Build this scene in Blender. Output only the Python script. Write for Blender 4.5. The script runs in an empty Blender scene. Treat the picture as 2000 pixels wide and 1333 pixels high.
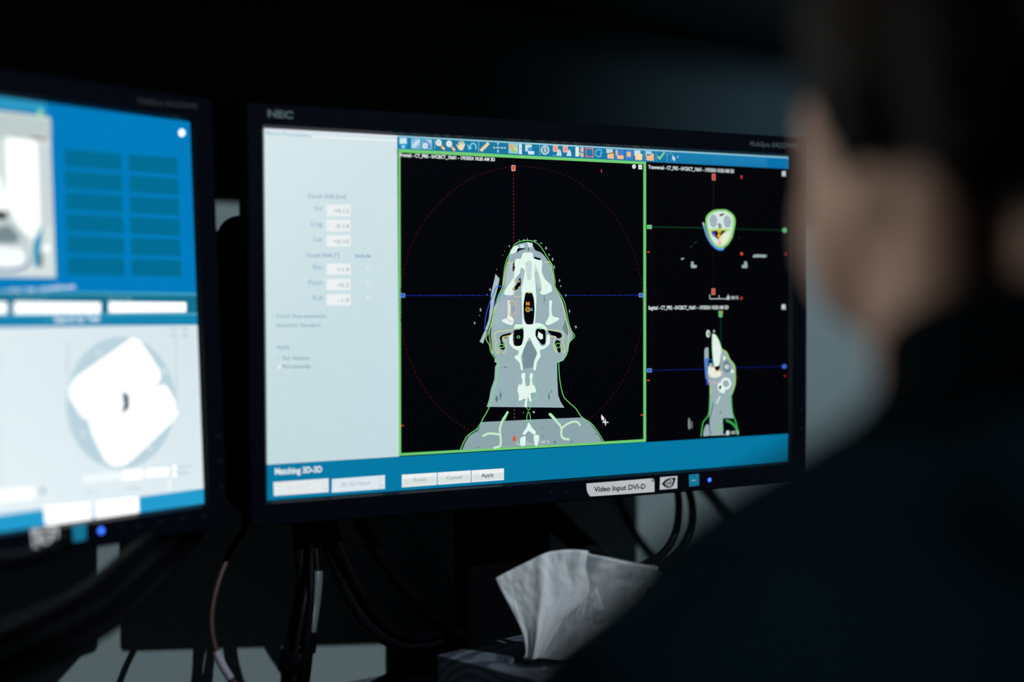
import bpy, bmesh, math, random
from mathutils import Vector, Matrix, noise
from mathutils.geometry import tessellate_polygon
random.seed(7)
SC = bpy.context.scene
COL = SC.collection

# ------------------------------------------------------------------ camera
CAM = Vector((-0.5192, -0.9820, 1.1039))
RIGHT = Vector((0.791325, -0.611383, -0.003898))
DOWN = Vector((-0.021686, -0.021696, -0.999529))
FWD = Vector((0.611011, 0.791037, -0.030427))
FPX = 2778.0
cd = bpy.data.cameras.new('camera'); cam = bpy.data.objects.new('camera', cd); COL.objects.link(cam)
cam.matrix_world = Matrix(((RIGHT.x, -DOWN.x, -FWD.x, CAM.x), (RIGHT.y, -DOWN.y, -FWD.y, CAM.y), (RIGHT.z, -DOWN.z, -FWD.z, CAM.z), (0, 0, 0, 1)))
cd.sensor_width = 36.0; cd.lens = FPX/2000*36.0
cd.clip_start = 0.02
cd.dof.use_dof = True; cd.dof.focus_distance = 1.215; cd.dof.aperture_fstop = 1.75
SC.camera = cam

# ------------------------------------------------------------------ light
SC.view_settings.view_transform = 'Standard'; SC.view_settings.look = 'None'
SC.view_settings.exposure = 0.0; SC.view_settings.gamma = 1.0
SC.view_settings.use_curve_mapping = False
wd = bpy.data.worlds.new('dark_room'); SC.world = wd; wd.use_nodes = True
wd.node_tree.nodes['Background'].inputs[0].default_value = (0.012, 0.02, 0.035, 1)
wd.node_tree.nodes['Background'].inputs[1].default_value = 0.03

def spot(name, loc, target, power, color, angle, blend, radius):
    l = bpy.data.lights.new(name, 'SPOT'); l.energy = power; l.color = color
    l.spot_size = math.radians(angle); l.spot_blend = blend; l.shadow_soft_size = radius
    o = bpy.data.objects.new(name, l); COL.objects.link(o); o.location = loc
    o.rotation_euler = (Vector(target)-Vector(loc)).to_track_quat('-Z', 'Y').to_euler()
    return o
# recessed ceiling downlight behind the viewer that throws the hard shadows on the wall
spot('ceiling_downlight_lamp', (0.43, -1.87, 2.33), (0.45, 0.0, 1.0), 185, (0.88, 0.97, 1.0), 75, 0.4, 0.02)
# warm fill added under the cabinet to light the face, no fixture there
spot('added_face_fill', (-0.36, -0.15, 1.375), (-0.085, -0.66, 1.085), 5.4, (1.0, 0.87, 0.76), 30, 0.7, 0.03)

# weak cool fill added at the right to lift the wall below the cabinet
spot('added_wall_fill', (1.9, -1.75, 1.52), (0.98, 0.15, 1.28), 42.0, (0.48, 0.80, 1.0), 24, 1.0, 0.15)

# ------------------------------------------------------------------ helpers
def lin(c):
    r = []
    for v in c[:3]:
        v = v/255.0
        r.append(v/12.92 if v <= 0.04045 else ((v+0.055)/1.055)**2.4)
    return tuple(r)

def mat(name, rgb, rough=0.5, spec=0.5, bump=0.0, bscale=200.0, var=0.0, vscale=20.0, metal=0.0, sss=0.0, sheen=0.0, coat=0.0):
    m = bpy.data.materials.new(name); m.use_nodes = True
    nt = m.node_tree; b = nt.nodes['Principled BSDF']
    b.inputs['Base Color'].default_value = (*rgb, 1); b.inputs['Roughness'].default_value = rough
    b.inputs['Specular IOR Level'].default_value = spec; b.inputs['Metallic'].default_value = metal
    if sss: b.inputs['Subsurface Weight'].default_value = sss; b.inputs['Subsurface Radius'].default_value = (1, .35, .2); b.inputs['Subsurface Scale'].default_value = 0.012
    if sheen: b.inputs['Sheen Weight'].default_value = sheen
    if coat: b.inputs['Coat Weight'].default_value = coat
    tc = nt.nodes.new('ShaderNodeTexCoord')
    if var:
        n = nt.nodes.new('ShaderNodeTexNoise'); n.inputs['Scale'].default_value = vscale; n.inputs['Detail'].default_value = 4
        nt.links.new(tc.outputs['Object'], n.inputs['Vector'])
        mx = nt.nodes.new('ShaderNodeMix'); mx.data_type = 'RGBA'
        mx.inputs['A'].default_value = tuple(v*(1-var) for v in rgb)+(1,)
        mx.inputs['B'].default_value = tuple(min(1, v*(1+var)) for v in rgb)+(1,)
        nt.links.new(n.outputs['Fac'], mx.inputs['Factor']); nt.links.new(mx.outputs['Result'], b.inputs['Base Color'])
    if bump:
        n2 = nt.nodes.new('ShaderNodeTexNoise'); n2.inputs['Scale'].default_value = bscale; n2.inputs['Detail'].default_value = 3
        nt.links.new(tc.outputs['Object'], n2.inputs['Vector'])
        bp = nt.nodes.new('ShaderNodeBump'); bp.inputs['Strength'].default_value = bump; bp.inputs['Distance'].default_value = 0.002
        nt.links.new(n2.outputs['Fac'], bp.inputs['Height']); nt.links.new(bp.outputs['Normal'], b.inputs['Normal'])
    return m

M = {}
M['wall'] = mat('painted_wall', (0.150, 0.192, 0.205), 0.85, 0.2, bump=0.15, bscale=350, var=0.04, vscale=9)
M['ceiling'] = mat('ceiling_paint', (0.05, 0.055, 0.06), 0.9, 0.2, bump=0.1, var=0.05)
M['floor'] = mat('floor_vinyl', (0.05, 0.055, 0.06), 0.5, 0.4, bump=0.05, var=0.15, vscale=6)
M['desk'] = mat('desk_laminate', (0.06, 0.07, 0.08), 0.5, 0.1, bump=0.05, var=0.08, vscale=12)
M['metal'] = mat('dark_metal', (0.006, 0.006, 0.008), 0.5, 0.3, metal=0.0, bump=0.03)
M['cabinet'] = mat('dark_cabinet', (0.010, 0.007, 0.008), 0.6, 0.3, bump=0.1, bscale=60, var=0.25, vscale=15)
M['plastic'] = mat('black_plastic', (0.0018, 0.0024, 0.0055), 0.55, 0.014, bump=0.12, bscale=1500)
M['gloss'] = mat('bevel_plastic', (0.003, 0.004, 0.005), 0.35, 0.4)
M['housing'] = mat('housing_plastic', (0.0012, 0.0013, 0.0025), 0.6, 0.03, bump=0.1, bscale=900)
M['logo'] = mat('grey_print', (0.075, 0.105, 0.12), 0.5, 0.1)
M['print_dim'] = mat('dim_grey_print', (0.035, 0.042, 0.05), 0.5, 0.2)
M['faint'] = mat('faint_print', (0.005, 0.006, 0.008), 0.5, 0.1)
M['label_white'] = mat('paper_label', (0.76, 0.72, 0.73), 0.6, 0.2, var=0.03, vscale=150)
M['ink'] = mat('black_ink', (0.006, 0.006, 0.01), 0.6, 0.2)
M['label_grey'] = mat('grey_fold', (0.22, 0.22, 0.22), 0.6, 0.3)
M['label_teal'] = mat('teal_sticker', (0.008, 0.24, 0.40), 0.5, 0.2)
M['cable'] = mat('black_cable', (0.0012, 0.0012, 0.002), 0.5, 0.035, bump=0.05, bscale=600)
M['cable_r'] = mat('black_rubber_cable', (0.003, 0.0035, 0.005), 0.4, 0.08, bump=0.05, bscale=600)
M['sleeve'] = mat('grey_sleeve', (0.07, 0.085, 0.09), 0.3, 0.5, bump=0.1, bscale=500)
M['redcable'] = mat('red_brown_cable', (0.020, 0.005, 0.006), 0.5, 0.4, bump=0.05, bscale=500)
M['whitewrap'] = mat('white_wrap', (0.20, 0.19, 0.23), 0.5, 0.3, bump=0.3, bscale=800, var=0.2, vscale=300)
M['tissue'] = mat('tissue_paper', (0.56, 0.59, 0.63), 0.9, 0.1, bump=0.2, bscale=900, var=0.05, vscale=120)
M['skin'] = mat('skin', (0.60, 0.40, 0.31), 0.55, 0.35, bump=0.08, bscale=900, var=0.05, vscale=60, sss=0.15)
M['hair'] = mat('black_hair', (0.002, 0.0017, 0.0017), 0.6, 0.1, bump=0.9, bscale=260)
M['shirt'] = mat('navy_fabric', (0.0010, 0.0050, 0.0080), 0.9, 0.02, bump=0.3, bscale=900)
M['trouser'] = mat('dark_trouser', (0.008, 0.010, 0.016), 0.9, 0.15, bump=0.3, bscale=900)
M['shoe'] = mat('dark_shoe', (0.01, 0.01, 0.012), 0.5, 0.4)
M['eyewhite'] = mat('eye_white', (0.7, 0.7, 0.7), 0.2, 0.5)
M['iris'] = mat('iris_brown', (0.03, 0.015, 0.008), 0.2, 0.5)
M['lip'] = mat('lip', (0.40, 0.18, 0.15), 0.45, 0.4)

def emis(name, rgb, strength):
    m = bpy.data.materials.new(name); m.use_nodes = True; b = m.node_tree.nodes['Principled BSDF']
    b.inputs['Base Color'].default_value = (*rgb, 1); b.inputs['Emission Color'].default_value = (*rgb, 1); b.inputs['Emission Strength'].default_value = strength
    return m
M['led'] = emis('power_led_blue', (0.035, 0.16, 0.95), 1.5)

# display: the picture colour sits in a colour attribute, with fine pixel grain on it
m = bpy.data.materials.new('display_picture'); m.use_nodes = True; nt = m.node_tree; b = nt.nodes['Principled BSDF']
at = nt.nodes.new('ShaderNodeAttribute'); at.attribute_name = 'picture'
tc = nt.nodes.new('ShaderNodeTexCoord'); nz = nt.nodes.new('ShaderNodeTexNoise'); nz.inputs['Scale'].default_value = 900; nz.inputs['Detail'].default_value = 2
mr = nt.nodes.new('ShaderNodeMapRange'); mr.inputs['From Min'].default_value = 0.3; mr.inputs['From Max'].default_value = 0.7; mr.inputs['To Min'].default_value = 0.965; mr.inputs['To Max'].default_value = 1.035
vm = nt.nodes.new('ShaderNodeVectorMath'); vm.operation = 'SCALE'
nt.links.new(tc.outputs['Object'], nz.inputs['Vector']); nt.links.new(nz.outputs['Fac'], mr.inputs['Value'])
nt.links.new(at.outputs['Color'], vm.inputs[0]); nt.links.new(mr.outputs['Result'], vm.inputs['Scale'])
nt.links.new(vm.outputs[0], b.inputs['Emission Color']); b.inputs['Emission Strength'].default_value = 1.0
b.inputs['Base Color'].default_value = (0.0008, 0.0008, 0.0012, 1); b.inputs['Roughness'].default_value = 0.4; b.inputs['Specular IOR Level'].default_value = 0.01
M['display'] = m

def ray(px, py):
    return FWD + RIGHT*((px-1000)/FPX) + DOWN*((py-666.5)/FPX)
def PY(px, py, Y):
    d = ray(px, py); return CAM + d*((Y-CAM.y)/d.y)
def PZ(px, py, Z):
    d = ray(px, py); return CAM + d*((Z-CAM.z)/d.z)
def PD(px, py, D):
    return CAM + ray(px, py)*D

def setp(o, label=None, cat=None, group=None, kind=None):
    if label: o['label'] = label
    if cat: o['category'] = cat
    if group: o['group'] = group
    if kind: o['kind'] = kind
    return o

def thing(name, loc, label, cat, group=None, rz=0.0):
    o = bpy.data.objects.new(name, None); COL.objects.link(o); o.empty_display_size = 0.05
    o.location = loc; o.rotation_euler = (0, 0, rz)
    o.matrix_world = Matrix.Translation(loc) @ Matrix.Rotation(rz, 4, 'Z')
    return setp(o, label, cat, group)

def root_mat(o):
    while o.parent: o = o.parent
    return Matrix.Translation(o.location) @ Matrix.Rotation(o.rotation_euler.z, 4, 'Z')

def mesh_obj(name, verts, faces, m, parent=None, smooth=False, mats=None, midx=None):
    """verts are in world coordinates"""
    me = bpy.data.meshes.new(name); me.from_pydata([tuple(v) for v in verts], [], faces); me.update()
    if parent: me.transform(root_mat(parent).inverted())
    for mm in (mats or [m]): me.materials.append(mm)
    if midx:
        for p, i in zip(me.polygons, midx): p.material_index = i
    if smooth:
        for p in me.polygons: p.use_smooth = True
    o = bpy.data.objects.new(name, me); COL.objects.link(o)
    if parent: o.parent = parent
    return o

def bm_obj(name, bm, m, parent=None, smooth=False):
    bmesh.ops.recalc_face_normals(bm, faces=bm.faces)
    vs = [v.co.copy() for v in bm.verts]; bm.verts.index_update()
    fs = [[v.index for v in f.verts] for f in bm.faces]; bm.free()
    return mesh_obj(name, vs, fs, m, parent, smooth)

def box_bm(bm, x0, x1, y0, y1, z0, z1, T=None, bevel=0.0, seg=2):
    vs = [Vector((x, y, z)) for x in (x0, x1) for y in (y0, y1) for z in (z0, z1)]
    if T: vs = [T(v) for v in vs]
    bv = [bm.verts.new(v) for v in vs]
    fs = [bm.faces.new([bv[i] for i in q]) for q in ((0, 1, 3, 2), (4, 6, 7, 5), (0, 4, 5, 1), (2, 3, 7, 6), (0, 2, 6, 4), (1, 5, 7, 3))]
    if bevel:
        ed = list({e for f in fs for e in f.edges})
        bmesh.ops.bevel(bm, geom=ed, offset=bevel, segments=seg, affect='EDGES', profile=0.5)
    return bm
def box(name, x0, x1, y0, y1, z0, z1, m, parent=None, T=None, bevel=0.0, seg=2):
    return bm_obj(name, box_bm(bmesh.new(), x0, x1, y0, y1, z0, z1, T, bevel, seg), m, parent)

def spline(pts, n=10):
    out = []
    P = [pts[0]*2-pts[1]] + list(pts) + [pts[-1]*2-pts[-2]]
    for i in range(1, len(P)-2):
        for k in range(n):
            t = k/n; a, b_, c, d = P[i-1], P[i], P[i+1], P[i+2]
            out.append(0.5*((2*b_)+(c-a)*t+(2*a-5*b_+4*c-d)*t*t+(3*b_-a-3*c+d)*t**3))
    out.append(P[-2]); return out

def tube_data(path, r, seg=14, rib=0.0, ribn=1):
    vs, fs = [], []
    up = Vector((0.3, 1, 0.2)).normalized(); n = len(path)
    for i, p in enumerate(path):
        t = (path[min(i+1, n-1)]-path[max(i-1, 0)]).normalized()
        up = (up - t*up.dot(t)).normalized(); s = t.cross(up)
        rr = r(i/(n-1)) if callable(r) else r
        if rib and (i//ribn) % 2: rr *= 1-rib
        for k in range(seg):
            a = 2*math.pi*k/seg; vs.append(p+(up*math.cos(a)+s*math.sin(a))*rr)
    for i in range(n-1):
        for k in range(seg):
            fs.append((i*seg+k, i*seg+(k+1) % seg, (i+1)*seg+(k+1) % seg, (i+1)*seg+k))
    fs.append(tuple(range(seg))[::-1]); fs.append(tuple((n-1)*seg+k for k in range(seg)))
    return vs, fs
def tube(name, path, r, m, parent=None, seg=14, rib=0.0, ribn=1):
    vs, fs = tube_data(path, r, seg, rib, ribn); return mesh_obj(name, vs, fs, m, parent, True)

# ------------------------------------------------------------------ room
WY = 0.162; DZ = 0.745
setp(box('wall_back', -3.0, 3.6, WY, WY+0.12, 0, 2.45, M['wall']), kind='structure')
setp(box('floor', -3.0, 3.6, -4.2, WY+0.12, -0.1, 0, M['floor']), kind='structure')
setp(box('ceiling', -3.0, 3.6, -4.2, WY+0.12, 2.45, 2.55, M['ceiling']), kind='structure')

cab = thing('overhead_cabinet', (0.6, 0.0, 1.393), 'long black cabinet fixed to the wall above both monitors', 'cabinet')
box('cabinet_body', -1.6, 2.9, -0.190, WY-0.001, 1.393, 1.95, M['cabinet'], cab, bevel=0.003)
for k in range(5):
    x0 = -1.6+0.9*k
    d = box('door', x0+0.002, x0+0.898, -0.208, -0.191, 1.395, 1.948, M['cabinet'], cab, bevel=0.002)
    box('handle', x0+0.80, x0+0.812, -0.226, -0.2085, 1.42, 1.54, M['metal'], d, bevel=0.002)

desk = thing('desk', (0.3, -0.2, 0), 'grey desk along the wall under the monitors', 'desk')
box('desktop', -1.7, 2.4, -0.56, WY-0.002, DZ-0.03, DZ, M['desk'], desk, bevel=0.003)
for x in (-1.66, 0.9, 2.36):
    box('leg', x-0.025, x+0.025, -0.50, -0.45, 0, DZ-0.0302, M['metal'], desk, bevel=0.003)
    box('leg', x-0.025, x+0.025, 0.06, 0.11, 0, DZ-0.0302, M['metal'], desk, bevel=0.003)

# ------------------------------------------------------------------ monitors
SW, SH = 0.5098, 0.2867
class Mon:
    def __init__(s, O, X, N, Dn):
        s.O, s.X, s.N, s.D = Vector(O), Vector(X).normalized(), Vector(N).normalized(), Vector(Dn).normalized()
    def at(s, u, v, n=0.0): return s.O + s.X*u + s.D*v + s.N*n
    def uv(s, px, py):
        d = ray(px, py); t = (s.O-CAM).dot(s.N)/d.dot(s.N); q = CAM+d*t-s.O
        return q.dot(s.X), q.dot(s.D)
MR = Mon((0, 0, 1.2347), (0.986466516, -0.163962837, 0), (0.16396284, 0.98646652, 0), (0, 0, -1))
ML = Mon((-0.54718141, -0.1173699, 1.2409724), (0.96625438, 0.25746612, -0.0079798), (-0.25753692, 0.9649651, -0.0501706), (0.005217, -0.05053265, -0.99870878))

_cap = {}
def text_geo(s, bold=0.0, shear=0.0):
    cu = bpy.data.curves.new('t', 'FONT'); cu.body = s; cu.size = 1.0; cu.offset = bold; cu.shear = shear; cu.resolution_u = 3
    ob = bpy.data.objects.new('t', cu); COL.objects.link(ob)
    dg = bpy.context.evaluated_depsgraph_get(); me = ob.evaluated_get(dg).to_mesh()
    vs = [v.co.copy() for v in me.vertices]; fs = [tuple(p.vertices) for p in me.polygons]
    ob.evaluated_get(dg).to_mesh_clear(); bpy.data.objects.remove(ob); bpy.data.curves.remove(cu)
    return vs, fs
CAPH = max(v.y for v in text_geo('H')[0])

class Draw:
    """collects flat coloured shapes that make up a printed or displayed picture; coordinates are metres on the panel"""
    def __init__(s, mon, base=0.0, step=6e-5, conv=None):
        s.m = mon; s.v = []; s.f = []; s.c = []; s.base = base; s.n = base; s.step = min(step, 8e-6); s.boxes = []; s.clip = base > 0
        s.conv = conv or mon.uv
    def up(s, k=1): pass
    def lay(s, pts):
        # each shape lies just in front of the shapes it overlaps
        x0 = min(p[0] for p in pts); x1 = max(p[0] for p in pts); y0 = min(p[1] for p in pts); y1 = max(p[1] for p in pts)
        k = 0
        for (a, b, c, d, l) in s.boxes:
            if l >= k and a <= x1 and b >= x0 and c <= y1 and d >= y0: k = l+1
        s.boxes.append((x0, x1, y0, y1, k)); s.n = s.base-s.step*k
    def PS(s, pts, c):
        q = [Vector((*s.conv(*p), 0)) for p in pts]; n = len(q); out = []
        for i in range(n):
            a, b, c_, d = q[i-1], q[i], q[(i+1) % n], q[(i+2) % n]
            for k in range(3):
                ta = (c_-a)*.32; tb = (d-b)*.32; h = k/3
                v = b*(2*h**3-3*h*h+1)+ta*(h**3-2*h*h+h)+c_*(3*h*h-2*h**3)+tb*(h**3-h*h); out.append((v.x, v.y))
        s.poly_uv(out, c)
    def quv(s, pts): return [s.conv(*p) for p in pts]
    def poly_uv(s, pts, c):
        pts = [(min(max(p[0], 0.0), SW), min(max(p[1], 0.0), SH)) for p in pts] if s.clip else pts
        cs = c if isinstance(c, list) else [c]*len(pts); s.lay(pts)
        tris = tessellate_polygon([[Vector((p[0], p[1], 0)) for p in pts]])
        b = len(s.v)
        for p, cc in zip(pts, cs): s.v.append(s.m.at(p[0], p[1], s.n)); s.c.append(cc)
        for t in tris:
            a = [pts[i] for i in t]
            ar = (a[1][0]-a[0][0])*(a[2][1]-a[0][1])-(a[2][0]-a[0][0])*(a[1][1]-a[0][1])
            if abs(ar) < 1e-12: continue
            s.f.append(tuple(b+i for i in (t if ar < 0 else t[::-1])))
    def P(s, pts, c, k=1):
        s.poly_uv(s.quv(pts), c if isinstance(c, list) else c); s.up(k)
    def R(s, x0, y0, x1, y1, c): s.P([(x0, y0), (x1, y0), (x1, y1), (x0, y1)], c)
    def L(s, pts, w, c, closed=False, smooth=False, dash=None):
        """w in photograph pixels of width near the middle of the panel"""
        q = [Vector((*s.conv(*p), 0)) for p in pts]
        s.L_uv(q, w*0.00047, c, closed, smooth, dash)
    def L_uv(s, q, w, c, closed=False, smooth=False, dash=None):
        if closed: q = q+[q[0]]
        s.lay([(p.x+o, p.y+o) for p in q for o in (-w, w)])
        if smooth: q = spline(q, 5)
        if dash:
            tot = 0; segs = []
            for a, b in zip(q, q[1:]):
                n = max(1, int((b-a).length/dash))
                for k in range(n):
                    if (k % 2) == 0 or n == 1:
                        segs.append((a.lerp(b, k/n), a.lerp(b, (k+1)/n)))
        else: segs = [(a, b) for a, b in zip(q, q[1:])]
        for a, b in segs:
            d = b-a
            if d.length < 1e-7: continue
            d.normalize(); p = Vector((-d.y, d.x, 0))*w/2; e = d*w*0.35
            i = len(s.v)
            for t in (a-e+p, a-e-p, b+e-p, b+e+p): s.v.append(s.m.at(t.x, t.y, s.n)); s.c.append(c)
            s.f.append((i, i+1, i+2, i+3) if True else None)
        s.up()
    def E(s, cx, cy, rx, ry, c, n=20):
        s.P([(cx+rx*math.cos(2*math.pi*k/n), cy+ry*math.sin(2*math.pi*k/n)) for k in range(n)], c)
    def T(s, txt, p0, p1, cap, c, bold=0.0, shear=0.0):
        vs, fs = text_geo(txt, bold, shear)
        x0 = min(v.x for v in vs); x1 = max(v.x for v in vs)
        a = Vector(s.conv(*p0)); b = Vector(s.conv(*p1)); h = abs(s.conv(p0[0], p0[1]-cap)[1]-a.y)
        s.lay([(a.x, a.y+h*.3), (b.x, b.y-h*1.1)])
        i = len(s.v)
        for v in vs:
            q = a+(b-a)*((v.x-x0)/(x1-x0)); s.v.append(s.m.at(q.x, q.y-v.y/CAPH*h, s.n)); s.c.append(c)
        s.f += [tuple(i+k for k in f) for f in fs]; s.up()
    def build(s, name, m, parent):
        o = mesh_obj(name, s.v, s.f, m, parent)
        ca = o.data.color_attributes.new('picture', 'FLOAT_COLOR', 'POINT')
        for i, c in enumerate(s.c): ca.data[i].color = (c[0], c[1], c[2], 1.0)
        return o

def make_monitor(mon, label, base_xy, yaw):
    root = thing('monitor', (base_xy[0], base_xy[1], DZ), label, 'monitor', rz=yaw)
    L, R_, T_, B_ = -0.0150, SW+0.0195, -0.0185, SH+0.0197
    at = mon.at
    # bezel: flat front ring, inner bevel to the panel, outer side walls
    bm = bmesh.new()
    def ring(u0, u1, v0, v1, n, rc=0.0):
        pts = []
        if rc:
            for (cx_, cy_, a0) in ((u1-rc, v0+rc, -90), (u1-rc, v1-rc, 0), (u0+rc, v1-rc, 90), (u0+rc, v0+rc, 180)):
                for k in range(5):
                    a = math.radians(a0+90*k/4); pts.append((cx_+rc*math.cos(a), cy_+rc*math.sin(a)))
        else:
            for (a_, b_) in ((u1, v0), (u1, v1), (u0, v1), (u0, v0)):
                for k in range(5): pts.append((a_, b_))
        return [bm.verts.new(at(p[0], p[1], n)) for p in pts]
    rings = [ring(0.0, SW, 0.0, SH, 0.0006, 0.0004), ring(-0.0022, SW+0.0022, -0.0022, SH+0.0022, -0.0034, 0.0006),
             ring(L+0.0012, R_-0.0012, T_+0.0012, B_-0.0012, -0.0038, 0.0035), ring(L, R_, T_, B_, -0.0026, 0.004), ring(L, R_, T_, B_, 0.017, 0.004),
             ring(L+0.003, R_-0.003, T_+0.003, B_-0.003, 0.019, 0.003)]
    for a, b_ in zip(rings, rings[1:]):
        for k in range(20):
            bm.faces.new([a[k], a[(k+1) % 20], b_[(k+1) % 20], b_[k]])
    bz = bm_obj('bezel', bm, M['plastic'], root)
    bz.data.materials.append(M['gloss'])
    # first ring of faces = inner bevel
    for p in bz.data.polygons[:20]: p.material_index = 1
    # rear housing, bulging towards the middle
    bm = bmesh.new()
    prof = [(0.0, 0.0192), (0.006, 0.028), (0.03, 0.036), (0.07, 0.048), (0.10, 0.052)]
    prev = None
    for (ins, n) in prof:
        rr = ring(L+0.002+ins, R_-0.002-ins, T_+0.002+ins*0.8, B_-0.002-ins*0.8, n, 0.006)
        if prev:
            for k in range(20): bm.faces.new([prev[k], prev[(k+1) % 20], rr[(k+1) % 20], rr[k]])
        prev = rr
    bm.faces.new(prev)
    bm_obj('rear_housing', bm, M['housing'], root)
    # stand: neck plate, column, base, hinge
    c0 = at(SW/2+0.002, SH*0.6, 0.055)
    F = Matrix.Translation(Vector((base_xy[0], base_xy[1], 0))) @ Matrix.Rotation(yaw, 4, 'Z')
    T = lambda v: F @ v
    topz = c0.z+0.04
    box('stand_column', -0.044, 0.044, 0.004, 0.034, DZ+0.014, topz, M['housing'], root, T=T, bevel=0.006, seg=3)
    box('hinge', -0.05, 0.05, -0.012, 0.0035, c0.z-0.035, c0.z+0.045, M['metal'], root, T=T, bevel=0.003)
    bm = bmesh.new(); n = 40; r0 = []; r1 = []; r2 = []
    for k in range(n):
        a = 2*math.pi*k/n
        cx_ = math.copysign(abs(math.cos(a))**0.7, math.cos(a)); sy_ = math.copysign(abs(math.sin(a))**0.7, math.sin(a))
        r0.append(bm.verts.new(T(Vector((cx_*0.125, 0.030+sy_*0.062, DZ+0.0005)))))
        r1.append(bm.verts.new(T(Vector((cx_*0.125, 0.030+sy_*0.062, DZ+0.008)))))
        r2.append(bm.verts.new(T(Vector((cx_*0.115, 0.030+sy_*0.055, DZ+0.0135)))))
    for A, B in ((r0, r1), (r1, r2)):
        for k in range(n): bm.faces.new([A[k], A[(k+1) % n], B[(k+1) % n], B[k]])
    bm.faces.new(r0[::-1]); bm.faces.new(r2)
    bm_obj('stand_base', bm, M['housing'], root)
    return root

NB = -0.00385   # just in front of the bezel face
def led(root, mon, u, v, r=0.0019):
    bm = bmesh.new(); bmesh.ops.create_uvsphere(bm, u_segments=16, v_segments=8, radius=r)
    for vv in bm.verts: vv.co = mon.at(u, v, NB) + mon.X*vv.co.x + mon.D*vv.co.y + mon.N*vv.co.z*0.4
    return bm_obj('power_light', bm, M['led'], root, True)

def sticker(root, mon, name, pts, m, thick=0.0004, label=None, conv=None):
    """a thin piece of paper stuck on the bezel"""
    bm = bmesh.new(); q = [(conv or mon.uv)(*p) for p in pts]
    f = [bm.verts.new(mon.at(a, b_, NB-thick)) for a, b_ in q]; g = [bm.verts.new(mon.at(a, b_, NB)) for a, b_ in q]
    bm.faces.new(f); n = len(f)
    for k in range(n): bm.faces.new([f[k], f[(k+1) % n], g[(k+1) % n], g[k]])
    o = bm_obj(name, bm, m, root)
    if label: o['label'] = label
    return o

def printed(root, mon, name, m, fn, base, label=None):
    d = Draw(mon, base=base, step=2e-5); fn(d)
    o = mesh_obj(name, d.v, d.f, m, root)
    if label: o['label'] = label
    return o

monR = make_monitor(MR, 'black monitor showing a CT scan image matching screen, with a light grey parameter panel', (MR.at(SW/2, 0, 0.075).x, MR.at(SW/2, 0, 0.075).y), math.atan2(-0.163962837, 0.986466516))
monL = make_monitor(ML, 'black monitor at the left frame edge showing a blue screen with a white treatment diagram', (ML.at(SW/2, 0.3, 0.062).x, ML.at(SW/2, 0.3, 0.062).y), math.atan2(0.25746612, 0.96625438))

# ------------------------------------------------------------------ right display
WHT = lin((232, 242, 243)); INK = lin((92, 140, 182)); BOX = lin((232, 241, 243)); GRY = lin((135, 148, 160))
D = Draw(MR, base=0.0002)
D.poly_uv([(0, 0), (SW, 0), (SW, SH), (0, SH)], (0.0006, 0.0008, 0.0016)); D.up()
D.P([(510, 240), (776, 262), (779, 893), (515, 912)], [lin((216, 233, 237)), lin((208, 228, 233)), lin((196, 217, 224)), lin((194, 217, 223))])
uvx = MR.uv
# panel clipped to the screen is drawn slightly oversize above, so rebuild inside limits
D.v, D.f, D.c = D.v[:4], D.f[:2], D.c[:4]
u1 = uvx(778, 600)[0]; vb = uvx(640, 901)[1]
D.poly_uv([(0, 0), (u1, 0), (u1, vb), (0, vb)], [lin((217, 233, 237)), lin((209, 228, 233)), lin((196, 218, 225)), lin((195, 218, 223))]); D.up()
D.poly_uv([(0, 0), (u1, 0), (u1, 0.0016), (0, 0.0016)], lin((222, 226, 238))); D.up()
D.L([(612, 267), (776, 275)], 3, lin((235, 243, 243)))
D.poly_uv([(0, vb), (SW, uvx(1539, 848)[1]), (SW, SH), (0, SH)], lin((3, 120, 163))); D.up()
vt = uvx(776, 292)[1]
# toolbar
D.poly_uv([(u1, 0), (SW, 0), (SW, uvx(1539, 330)[1]), (u1, vt)], [lin((30, 122, 155)), lin((30, 130, 185)), lin((22, 120, 178)), lin((25, 118, 150))]); D.up()
D.poly_uv([(u1, 0), (SW, 0), (SW, 0.0012), (u1, 0.0012)], lin((150, 205, 222))); D.up()
# green frame and black views
D.P([(778, 291), (1262, 316), (1262, 863.5), (779, 891)], lin((112, 205, 118)))
D.P([(782, 298), (1257, 321), (1257, 858.5), (783.5, 886)], (0.0006, 0.0008, 0.0018))
D.P([(1262, 316.5), (1541, 331), (1539, 848), (1262, 863)], (0.0006, 0.0007, 0.0014))
D.L([(1256, 321), (1256, 858)], 1, lin((20, 60, 30)))

RED = lin((225, 75, 50)); DRED = lin((120, 22, 28))
# circles of the views
cu, cv, cr = 0.2294, 0.1371, 0.1170
pts = [Vector((cu+cr*math.cos(2*math.pi*k/180), cv+cr*math.sin(2*math.pi*k/180), 0)) for k in range(180)]
D.L_uv(pts, 0.0004, lin((74, 18, 24)), closed=True, dash=0.002)
vmax = uvx(1400, 850)[1]
c2 = uvx(1400, 458); r2 = 0.086
pts = [Vector((c2[0]+r2*math.cos(math.radians(a)), c2[1]+r2*math.sin(math.radians(a)), 0)) for a in range(120, 241, 4)]
pts = [p for p in pts if p.x > uvx(1264, 500)[0]]
D.L_uv(pts, 0.0003, lin((40, 12, 18)), dash=0.002)
c3 = uvx(1400, 735)
pts = [Vector((c3[0]+r2*math.cos(math.radians(a)), c3[1]+r2*math.sin(math.radians(a)), 0)) for a in range(138, 224, 4)]
D.L_uv([p for p in pts if p.y < vmax and p.x > uvx(1264, 500)[0]], 0.0003, lin((30, 12, 18)), dash=0.002)

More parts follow.
